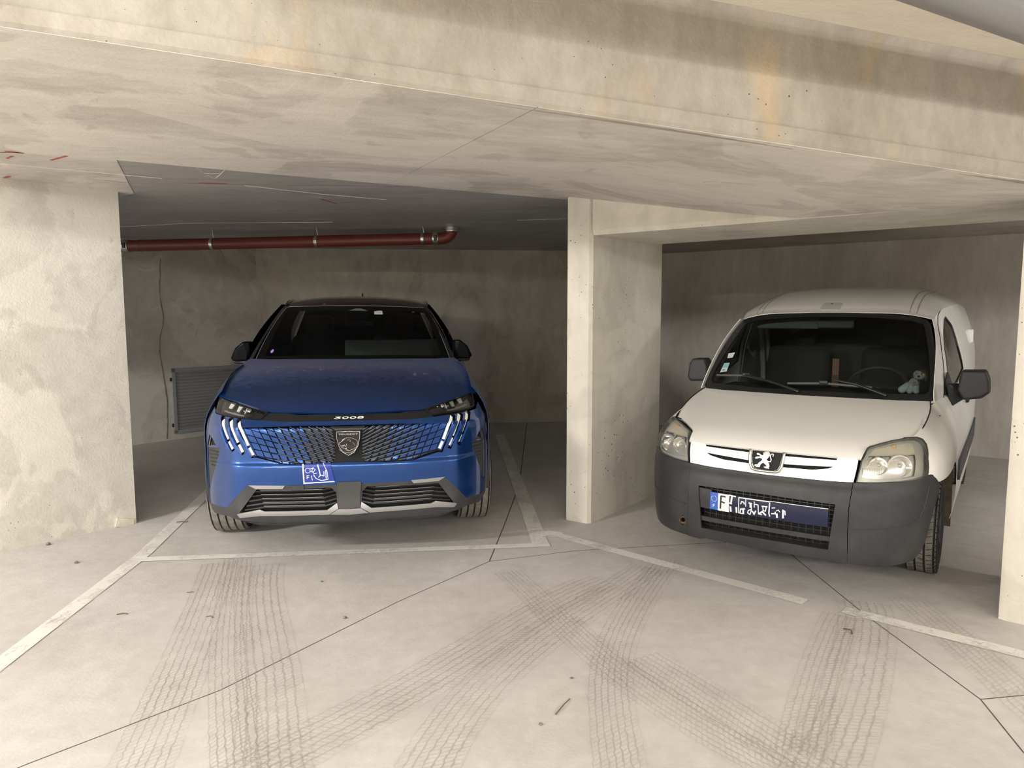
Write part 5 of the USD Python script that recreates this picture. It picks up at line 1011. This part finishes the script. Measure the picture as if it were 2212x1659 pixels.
def onws(L, off, n=14):
    q = np.array(LineString(L).segmentize(.06).coords); e = 1e-4
    P = V_ws(q[:, 0], q[:, 1]); N = np.cross(V_ws(q[:, 0]+e, q[:, 1])-V_ws(q[:, 0]-e, q[:, 1]), V_ws(q[:, 0], q[:, 1]+e)-V_ws(q[:, 0], q[:, 1]-e)); N /= np.linalg.norm(N, axis=1, keepdims=True)
    return P+N*off
for bl, ar in ((VT['wiper1'], VT['arm1']), (VT['wiper2'], VT['arm2'])):
    wp_ = xform('wiper', parent=van)
    mesh('wiper_arm', tube(onws(ar, .030), np.linspace(.006, .011, len(onws(ar, .03))), 8), 'black_plastic', wp_, smooth=True)
    mesh('wiper_blade', tube(onws(bl, .016), .0075, 6), 'wiper_dust', wp_, smooth=True)
    mesh('wiper_joint', rbox(.05, .02, .022, .006, onws([bl[1], (bl[1][0]+.05, bl[1][1])], .026)[0]), 'black_plastic', wp_, smooth=True)
s1_ = Polygon([(-.954, .429), (-.877, .4406), (-.874, .372), (-.934, .365)]); put('windscreen_sticker', skin(s1_, V_ws, .05, thick=.001, off=.0012), 'paper_white', vs, label='small pale sticker on the screen edge, upper of two')
s2_ = Polygon([(-.9396, .2998), (-.8755, .3073), (-.8594, .1997), (-.932, .1859)]); sk2 = put('windscreen_sticker', skin(s2_, V_ws, .05, thick=.001, off=.0012), 'sticker_teal', vs, label='teal and white sticker on the screen edge, lower of two')
put('sticker_mark', skin(Polygon([(-.9345, .235), (-.868, .245), (-.8615, .203), (-.931, .190)]), V_ws, .05, thick=0, off=.0018), 'paper_white', sk2)
put('sticker_mark', skin(LineString([(-.912, .213), (-.890, .217)]).buffer(.006), V_ws, .05, thick=0, off=.0024), 'eu_blue', sk2)
# roof
rf_ = put('roof', skin(sbox(-1.005, .0, 1.005, 2.42), V_roof, .05, .05, thick=.006), 'roof_white', van)
for sx in (-1, 1):
    for u_ in (.775, .84):
        q = np.array([(sx*(u_-.05*min(1, t/.5)+.0), t) for t in np.linspace(.02, 2.4, 30)]); mesh('gutter_line', tube(V_roof(q[:, 0], q[:, 1]), .0032, 5), 'gutter_shade', rf_, smooth=True)
mk_ = put('aerial_base', skin(Polygon([(-.09, .12), (.08, .115), (.09, .10), (.079, .03), (-.10, .033), (-.112, .05)]).buffer(.008), V_roof, .03, thick=.004, off=.003), 'aerial_grey', rf_)
mesh('aerial_stub', tf(lathe([(0, .006), (.006, .005), (.008, 0)], 12), T(*V_roof(np.array([-.018]), np.array([.10]))[0])@R(-35, [1, 0, 0])), 'black_plastic', mk_)
put('tail_panel', skin(sbox(se_+.002, .28, VB_.L, .96), VB_, .06, .05, thick=.004), 'white_paint', van); put('tail_panel', skin(sbox(se_+.002, .28, VB_.L, .96), VB_, .06, .05, thick=.004), 'white_paint', van, mirror=True)
put('rear_door', skin(sbox(-1, 0, 1, 1), lambda u, v: np.stack([u*(.765-.13*v**2), 4.06-.10*v-.10*u*u, .955+.60*v-.07*v*u*u], -1), .1, .1, thick=.006, flip=True), 'white_paint', van)
mesh('underbody', bx(-.48, .48, .40, 3.9, .24, .36), 'matte_black', van); mesh('engine_bay', bx(-.40, .40, .22, .85, .36, .64), 'matte_black', van)
mesh('cabin_floor', bx(-.70, .70, 1.25, 3.9, .36, .48), 'matte_black', van); mesh('bulkhead', bx(-.70, .70, .92, 1.0, .36, .88), 'matte_black', van)
# cabin
mesh('dashboard', rbox(1.30, .52, .16, .05, (0, 1.22, .880)), 'dash_dark', van, smooth=True)
for sx in (-.34, .34):
    se = mesh('seat_back', tf(rbox(.46, .14, .60, .06), T(sx, 2.10, .90)@R(-12, [1, 0, 0])), 'seat_dark', van, smooth=True)
    mesh('headrest', tf(rbox(.25, .10, .17, .045), T(sx, 2.20, 1.28)@R(-8, [1, 0, 0])), 'seat_dark', se, smooth=True)
    mesh('seat_cushion', rbox(.48, .48, .18, .06, (sx, 1.80, .62)), 'seat_dark', se, smooth=True)
mesh('cargo_bulkhead', bx(-.64, .64, 2.42, 2.45, .48, 1.50), 'dash_dark', van)
a = np.linspace(0, 2*np.pi, 44, endpoint=False)
sw_ = mesh('steering_wheel', tf(tube(np.stack([.17*np.cos(a), 0*a, .17*np.sin(a)], 1), .014, 8, closed=True), T(.30, 1.50, .985)@R(-55, [1, 0, 0])), 'wheel_grey', van, smooth=True)
mesh('wheel_hub', tf(rbox(.30, .05, .07, .02), T(.30, 1.52, .97)@R(-55, [1, 0, 0])), 'seat_dark', sw_, smooth=True)
mesh('inside_mirror', rbox(.23, .025, .055, .012, (.02, 1.60, 1.37)), 'screen_grey', van, smooth=True)
mesh('sun_visor', rbox(.42, .02, .10, .009, (-.30, 1.63, 1.385)), 'screen_grey', van, smooth=True)
for xx, zz, w_ in ((-.585, 1.12, .030), (-.555, 1.10, .022)):
    mesh('door_pillar', tf(rbox(w_, .05, .50, .01), T(xx, 2.05+(xx+.585)*2, 1.17)@R(-4, [0, 1, 0])), 'trim_beige2', van, smooth=True)
# ------------------------------------------------------------------ floor paint, tyre prints
def ribbon(pts, w, z=.0012, step=.05, taper=0.):
    L = np.array(LineString(pts).segmentize(step).coords); k = len(L); t = np.gradient(L, axis=0); t /= np.linalg.norm(t, axis=1, keepdims=True)
    nrm = np.stack([-t[:, 1], t[:, 0]], 1); d = np.r_[0, np.cumsum(np.linalg.norm(np.diff(L, axis=0), axis=1))]
    v = np.vstack([np.c_[L+nrm*w/2, np.full(k, z)], np.c_[L-nrm*w/2, np.full(k, z)]]); st = np.vstack([np.c_[np.ones(k), d], np.c_[np.zeros(k), d]])
    f = []
    for i in range(k-1): f += [[i, k+i, k+i+1], [i, k+i+1, i+1]]
    return v, np.array(f), st
def smoothpath(p, n=40):
    p = np.asarray(p, float); t = np.r_[0, np.cumsum(np.linalg.norm(np.diff(p, axis=0), axis=1))]; q = np.linspace(0, t[-1], n)
    return np.stack([CubicSpline(t, p[:, i])(q) for i in (0, 1)], 1) if len(p) > 2 else p
def paint_line(pts, w, label, z=.0014):
    v, f, st = ribbon(pts, w, z+.0022)
    mesh('parking_line', (v, f), 'line_paint', label=label, cat='parking line', st=st, normals=np.tile([0, 0, 1.], (len(v), 1)))
paint_line([(-1.98, 1.2), (-2.07, 2.1), (-2.135, 2.83), (-2.235, 4.19), (-2.47, 5.63), (-2.82, 7.7)], .088, 'white painted line running into the bay left of the blue car, beside the pale wall')
paint_line([(-2.19, 4.085), (.235, 4.335)], .075, 'white painted line across the mouth of the bay, in front of the blue car', .0020)
paint_line([(.18, 4.30), (-.15, 8.40)], .105, 'white painted line right of the blue car, lying in its shadow', .0026)
paint_line([(.22, 4.60), (1.30, 3.60), (1.47, 3.44)], .085, 'scuffed white line from the pillar towards the front of the van', .0016)
paint_line([(1.62, 3.345), (2.17, 2.885), (3.1, 2.15)], .085, 'worn white line in front of the van, running out at the right edge', .0016)
paint_line([(.16, 4.60), (.31, 4.52)], .12, 'scuffed white paint patch at the foot of the middle pillar where the lines meet', .0030)
TRK = [[(-1.653, 4.198), (-1.410, 3.465), (-1.196, 2.882), (-1.018, 2.461), (-.880, 2.145), (-.62, 1.5)], [(-1.706, 4.037), (-1.468, 3.198), (-1.308, 2.588), (-1.200, 2.146), (-1.1, 1.5)], [(-1.45, 4.0), (-1.281, 3.465), (-.995, 2.764), (-.769, 2.144), (-.5, 1.5)],
       [(.93, 4.08), (.900, 4.020), (.583, 3.342), (.400, 2.757), (.358, 2.396), (.344, 2.140), (.34, 1.5)], [(.778, 3.945), (.296, 3.291), (-.052, 2.759), (-.236, 2.315), (-.279, 2.142), (-.4, 1.5)], [(.5, 3.75), (.217, 3.456), (-.210, 2.877), (-.550, 2.444), (-.814, 2.144), (-1.3, 1.5)],
       [(-.018, 3.877), (.207, 3.291), (.422, 2.776), (.646, 2.395), (.847, 2.138), (1.3, 1.5)], [(.544, 2.874), (.702, 2.613), (.857, 2.338), (.966, 2.138), (1.3, 1.5)], [(1.76, 3.45), (1.696, 3.283), (1.472, 2.869), (1.231, 2.482), (.995, 2.138), (.6, 1.5)], [(1.585, 3.284), (1.372, 2.953), (1.152, 2.578), (.95, 2.2)],
       [(2.02, 3.5), (2.0, 3.308), (1.98, 2.994), (1.951, 2.713), (1.922, 2.449), (1.9, 1.6)]]
for k, p in enumerate(TRK):
    v, f, st = ribbon(smoothpath(p), .20+.04*(k % 3), .0004+.0002*k, .04)
    st[:, 1] += 3.7*k
    mesh('tyre_track', (v, f), 'track_print', floor, st=st, normals=np.tile([0, 0, 1.], (len(v), 1)))
# ------------------------------------------------------------------ pipes under the ceilings
pp = xform('drain_pipe', 'rust-red cast iron drain pipe hung under the ceiling behind the blue car', 'pipe')
A_, B_ = np.array([-4.9, 7.09, 2.093]), np.array([-.665, 6.802, 2.152])
along = lambda x: A_+(B_-A_)*(x-A_[0])/(B_[0]-A_[0])
mesh('pipe_run', tube([A_, along(-2.), along(-.72)], .055, 28), 'pipe_red', pp, smooth=40)
an = np.linspace(0, math.pi/2, 14); el = [along(-.72)]+[np.array([B_[0]+.075*math.sin(a)*1.35, B_[1]-.004, B_[2]+.085*(1-math.cos(a))]) for a in an]+[np.array([B_[0]+.101, B_[1]-.004, 2.262])]
mesh('elbow', tube(el, .0555, 28), 'pipe_red', pp, smooth=50)
pd = (B_-A_)/np.linalg.norm(B_-A_)
def band(x, w, r, name, mt, par):
    c_ = along(x); return mesh(name, tube([c_-pd*w/2, c_+pd*w/2], r, 28), mt, par, smooth=40)
for x, w in ((-.715, .05), (-3.745, .06)):
    cp = band(x, w, .0605, 'coupling', 'steel', pp)
    for dx in (-.014, .014): band(x+dx, .008, .063, 'coupling_band', 'steel', cp)
    c_ = along(x); mesh('coupling_screw', rbox(.03, .022, .05, .006, c_+np.array([0, -.062, .0])), 'steel_disc', cp, smooth=True)
band(-3.60, .006, .0575, 'pipe_seam', 'pipe_red', pp)
cl = mesh('ceiling_collar', tf(lathe([(.055, 0), (.066, .0), (.068, .012), (.064, .02), (.066, .034), (.064, .046), (.055, .048)], 32), T(B_[0]+.101, B_[1]-.004, 2.214)), 'steel', pp, smooth=40)
mesh('collar_screw', rbox(.05, .02, .02, .006, (B_[0]+.04, B_[1]-.03, 2.225)), 'steel_disc', cl, smooth=True)
for x in (-2.885, -1.861, -.838):
    b_ = band(x, .028, .0585, 'pipe_clamp', 'steel', pp); c_ = along(x)
    mesh('hanger_rod', tube([c_+np.array([.012, 0, .055]), c_+np.array([.0, 0, 2.262-c_[2]])], .005, 8), 'steel', b_, smooth=True)
    mesh('clamp_screw', rbox(.03, .016, .014, .004, c_+np.array([-.0, -.062, .004])), 'steel', b_, smooth=True)
c_ = along(-2.82); mesh('loose_wire', tube(smooth3 if False else [c_+np.array([0, -.03, -.05]), c_+np.array([.03, -.03, -.075]), c_+np.array([.05, -.03, -.10]), c_+np.array([.045, -.03, -.14])], .002, 5), 'rust', pp, smooth=True)
dp = xform('ceiling_duct', 'fat grey plastic pipe under the aisle ceiling in the top right corner', 'pipe')
def duct(s): return np.array(bp(s, -.495+.184*(s-3), zb(s)+.31))
mesh('duct_run', tube([duct(s) for s in np.linspace(-3, 5.3, 24)], .07, 36), 'pvc_grey', dp, smooth=40)
mesh('duct_socket', tube([duct(3.80), duct(3.81), duct(3.96)], [.0735, .0765, .0765], 36), 'pvc_grey', dp, smooth=40)
mesh('socket_ring', tube([duct(3.785), duct(3.80)], .0755, 36), 'pvc_ring', dp, smooth=40)
for s in (-1.5, 1.0, 4.6):
    mesh('duct_strap', tube([duct(s), duct(s+.03)], .073, 28), 'steel', dp, smooth=40); c_ = duct(s+.015); mesh('strap_rod', tube([c_+[0, 0, .07], c_+[0, 0, .12]], .005, 8), 'steel', dp, smooth=True)
# ------------------------------------------------------------------ louvred vent in the niche wall
gu = np.array([.652, .758, 0]); gn = np.array([.758, -.652, 0]); g0_ = np.array([-4.19, 7.80, 0])+gu*.425
vent = xform('louvre_vent', 'grey metal louvred ventilation grille low in the wall left of the blue car', 'grille')
def gbx(u0, u1, d0, d1, z0, z1, tilt=0):
    m = trimesh.creation.box((u1-u0, d1-d0, z1-z0))
    if tilt: m.apply_transform(R(tilt, [1, 0, 0]))
    m.apply_translation(((u0+u1)/2, (d0+d1)/2, (z0+z1)/2)); M = np.eye(4); M[:3, 0] = gu; M[:3, 1] = gn; M[:3, 2] = [0, 0, 1]; M[:3, 3] = g0_; return tf(m, M)
GW, Z0, Z1 = 1.00, .075, .825
for a_ in ((0, GW, 0, .03, Z1-.04, Z1), (0, GW, 0, .03, Z0, Z0+.035), (0, .035, 0, .03, Z0, Z1), (GW-.035, GW, 0, .03, Z0, Z1)): mesh('vent_frame', gbx(*a_), 'louvre_grey', vent)
mesh('vent_back', gbx(.03, GW-.03, .001, .004, Z0+.03, Z1-.03), 'matte_black', vent)
ns = 19
for k in range(ns):
    z_ = Z0+.05+(Z1-Z0-.10)*k/(ns-1); mesh('louvre', gbx(.034, GW-.034, .012, .016, z_-.019, z_+.019, tilt=-24), 'louvre_grey', vent)
for z_ in (.17, .70): mesh('vent_hinge', gbx(-.018, .002, 0, .02, z_-.02, z_+.02), 'steel_disc', vent)
# ------------------------------------------------------------------ marks and fins on the ceilings
def ceil_mark(pts, w, z, mt, nm='chalk_mark', par=None):
    v, f, st = ribbon(pts, w, z); return mesh(nm, (v, f[:, ::-1]), mt, par, normals=np.tile([0, 0, -1.], (len(v), 1)))
cm = '/World/ceiling_001'; cs = '/World/ceiling_002'
for L, w in (([(-1.95, 4.53), (-1.78, 4.55)], .022), ([(-2.05, 4.52), (-1.656, 4.60), (-1.2, 4.63), (-.70, 4.662)], .006), ([(-1.36, 5.17), (-1.344, 5.22), (-1.30, 5.36)], .02), ([(-1.30, 5.36), (-1.165, 5.284)], .012)): ceil_mark(L, w, 2.2605, 'red_chalk', par=cm)
for L, w in (([(-2.58, 3.66), (-2.47, 3.66)], .012), ([(-2.52, 3.63), (-2.46, 3.68)], .022), ([(-2.63, 3.80), (-2.56, 3.74)], .014), ([(-2.427, 3.842), (-2.28, 3.74)], .016), ([(-3.02, 4.33), (-2.95, 4.275)], .02), ([(-2.55, 4.36), (-2.36, 4.50), (-2.1, 4.52)], .005)): ceil_mark(L, w, 2.2565, 'red_chalk', par=cs)
fin_ = [(-2.062, 3.797), (-.91, 4.385), (.40, 5.055)]
def fin(pts, z, r, par): mesh('joint_fin', tube([np.array([x, y, z]) for x, y in np.array(LineString(pts).segmentize(.12).coords)], r, 5), 'cement_fin', par, smooth=True)
fin(fin_, 2.2565, .0035, cm); fin([(-2.751, 3.92), (-2.4, 4.15), (-2.09, 4.35)], 2.2575, .003, cs); fin([(-1.7, 4.62), (-1.3, 4.95), (-.9, 5.2)], 2.2615, .0025, cm); fin([(-4.1, 6.9), (-2.9, 6.5), (-1.6, 6.45)], 2.2615, .002, cm); fin([(.05, 6.35), (.9, 6.15)], 2.2615, .002, cm)
fin([(-.756, 4.467), (-.5, 3.95), (.03, 2.52)], 2.2, .0005, soff) if False else None
cw = xform('cobweb', 'thin white cobweb threads hanging from the ceiling seam left of the blue car', 'cobweb')
w0, w1, w2, w3 = np.array([-1.745, 4.02, 2.254]), np.array([-1.70, 4.16, 2.22]), np.array([-1.60, 4.07, 2.254]), np.array([-1.77, 4.35, 2.256])
for a_, b_ in ((w0, w1), (w1, w2), (w1, w3), (w0+(w1-w0)*.5, w2*.6+w1*.4), (w2, w3)): mesh('thread', tube([a_, (a_+b_)/2-np.array([0, 0, .004]), b_], .0011, 4), 'web', cw, smooth=True)
crk = np.array([(-3.955, 8.073, 2.06), (-3.975, 8.05, 1.72), (-3.955, 8.073, 1.40), (-4.0, 8.022, 1.10), (-3.985, 8.04, .85), (-3.96, 8.067, .45), (-3.98, 8.045, .02)])
tt = np.linspace(0, 6, 60); cq = np.stack([PchipInterpolator(np.arange(7), crk[:, i])(tt) for i in range(3)], 1); jit = .022*meshkit.noise(cq*9)[:, None]*np.array([.652, .758, 0]) if hasattr(meshkit, 'noise') else 0
mesh('cast_seam', tube(cq+jit+gn*.001, .007, 6), 'seam_cement', '/World/wall_niche', smooth=True)
# soft-edged pale disc on the back wall, fading out from its centre
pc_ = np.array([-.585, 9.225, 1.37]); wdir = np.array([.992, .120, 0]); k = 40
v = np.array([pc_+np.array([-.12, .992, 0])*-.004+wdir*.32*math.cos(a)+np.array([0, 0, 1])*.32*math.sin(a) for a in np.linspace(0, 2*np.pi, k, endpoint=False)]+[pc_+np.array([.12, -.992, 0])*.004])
mesh('pale_disc', (v, np.array([[i, (i+1) % k, k] for i in range(k)])), 'pale_soft', '/World/wall_back', normals=np.tile([.12, -.992, 0], (k+1, 1)))
# ------------------------------------------------------------------ litter on the floor
def twig(pts, r, label, nm='twig', cat='twig', mt='twig_brown'): mesh(nm, tube([np.array([x, y, r+.001+h]) for x, y, h in pts], r, 6), mt, label=label, cat=cat, smooth=True)
twig([(.215, 2.545, 0), (.19, 2.50, .004), (.155, 2.441, 0)], .0022, 'thin forked brown twig on the dusty floor at the bottom centre')
twig([(1.520, 3.135, 0), (1.545, 3.115, .004), (1.535, 3.082, 0)], .0028, 'curled dark leaf stem on the floor in front of the van')
twig([(-1.915, 3.308, 0), (-1.89, 3.318, .002), (-1.867, 3.316, 0)], .0026, 'short dark twig on the floor beside the left painted line')
twig([(-1.70, 3.581, 0), (-1.668, 3.590, 0)], .002, 'tiny brown twig on the floor left of the tyre prints')
twig([(-1.47, 3.28, 0), (-1.45, 3.286, .003), (-1.435, 3.27, 0)], .002, 'bent straw-brown twig lying across the left tyre prints')
twig([(-2.34, 4.83, 0), (-2.27, 4.85, 0)], .004, 'dark stick on the floor at the foot of the left wall corner')
rng = np.random.default_rng(4)
for (x, y), r, lab in (((-.801, 3.265), .009, 'dark grey pebble on the floor in front of the blue car'), ((-1.036, 3.731), .007, 'small grey pebble on the floor close to the blue car bumper'), ((.099, 2.38), .007, 'small brown pebble on the floor at the bottom centre'), ((.235, 2.699), .006, 'tiny dark pebble above the forked twig'), ((-2.93, 4.36), .014, 'flat grey concrete crumb at the foot of the left wall'), ((-2.55, 4.03), .011, 'flat brown leaf scrap on the floor beside the left wall')):
    m = trimesh.creation.icosphere(2, r); m.vertices = m.vertices*[1, .8, .6]*(1+.12*rng.standard_normal((len(m.vertices), 1))); m.apply_translation((x, y, r*.55)); mesh('pebble', m, 'pebble_grey', label=lab, cat='pebble', smooth=True)
mesh('mortar_wedge', tf(manifold3d.Manifold.hull_points(np.array([[0, 0, 0], [.12, 0, 0], [.12, .015, 0], [0, .015, 0], [.01, 0, .062], [.12, 0, .045], [.01, .015, .062], [.12, .015, .045]], np.float32)), T(-2.705, 4.716, .006)@R(49.3, [0, 0, 1])@R(8, [0, 1, 0])), 'mortar_pale', label='pale broken mortar wedge at the foot of the left wall corner', cat='mortar lump')
# ------------------------------------------------------------------ things inside the van
_vy = math.radians(V_YAW); vX, vY = np.array([math.cos(_vy), math.sin(_vy)]), np.array([-math.sin(_vy), math.cos(_vy)])
def vpos(X, Y, Z): p = np.array(V_LOC)+vX*X+vY*Y; return (p[0], p[1], Z)
dog = xform('plush_dog', 'white and brown plush dog with a square collar tag on the van dashboard', 'soft toy', vpos(.525, 1.225, .965), V_YAW)
def blob(c, r, mt, nm, par=dog, n=3, **k):
    m = trimesh.creation.icosphere(n, 1.); m.vertices = m.vertices*r+np.asarray(c); m.vertices += .0012*meshkit.noise(m.vertices*260)[:, None]*m.vertex_normals if hasattr(meshkit, 'noise') else 0; return mesh(nm, m, mt, par, smooth=True, **k)
body = manifold3d.Manifold.batch_hull([manifold3d.Manifold.sphere(.034, 24).translate((0, .0, .034)), manifold3d.Manifold.sphere(.026, 24).translate((.018, -.004, .075))])+manifold3d.Manifold.batch_hull([manifold3d.Manifold.sphere(.022, 20).translate((-.048, -.01, .020)), manifold3d.Manifold.sphere(.028, 20).translate((-.015, .0, .040))])+manifold3d.Manifold.batch_hull([manifold3d.Manifold.sphere(.016, 20).translate((.03, -.032, .016)), manifold3d.Manifold.sphere(.022, 20).translate((.02, .0, .05))])+manifold3d.Manifold.batch_hull([manifold3d.Manifold.sphere(.016, 20).translate((-.005, -.036, .016)), manifold3d.Manifold.sphere(.022, 20).translate((.008, .0, .05))])
bd_ = body.refine_to_length(.006).to_mesh(); bm_ = trimesh.Trimesh(bd_.vert_properties[:, :3], bd_.tri_verts); trimesh.smoothing.filter_taubin(bm_, iterations=12)
mesh('body', bm_, 'plush_white', dog, smooth=True)
hd = blob((.040, -.004, .112), (.034, .031, .030), 'plush_white', 'head')
blob((.046, .0, .126), (.031, .028, .019), 'plush_brown', 'brown_cap', hd)
blob((.043, -.030, .122), (.0075, .008, .016), 'plush_white', 'blaze', hd)
blob((.036, -.030, .103), (.024, .020, .017), 'plush_white', 'muzzle', hd)
blob((.040, -.0495, .107), (.0068, .005, .0055), 'ink', 'nose', hd)
for sx in (-1, 1):
    blob((.040+sx*.033, .0, .100), (.010, .018, .026), 'plush_brown', 'ear', hd); blob((.041+sx*.013, -.0305, .121), (.003, .002, .0035), 'ink', 'eye', hd)
co = mesh('collar', tf(tube(np.stack([.027*np.cos(a), .025*np.sin(a), .004*np.sin(a)], 1), .004, 6, closed=True), T(.028, -.004, .083)), 'plush_brown', dog, smooth=True)
tg = mesh('tag', tf(rbox(.034, .004, .030, .0018), T(.020, -.038, .068)@R(-24, [0, 1, 0])), 'plush_tag', co, smooth=True)
mesh('tag_mark', tf(tube(np.stack([.0055*np.cos(a), 0*a, .0055*np.sin(a)], 1), .0016, 5, closed=True), T(.020, -.041, .068)), 'plush_brown', tg, smooth=True)
os_ = xform('reflective_strap', 'orange and grey striped strap standing behind the van windscreen', 'strap', vpos(.070, 1.40, .9605), V_YAW)
mesh('strap_band', rbox(.045, .012, .19, .005, (0, 0, .0955)), 'strap_brown', os_, smooth=True)
for sx, mt in ((-.013, 'orange_handle'), (.013, 'orange_handle'), (0, 'screen_grey')): mesh('strap_stripe', bx(sx-.005, sx+.005, -.008, -.005, .08, .186), mt, os_)
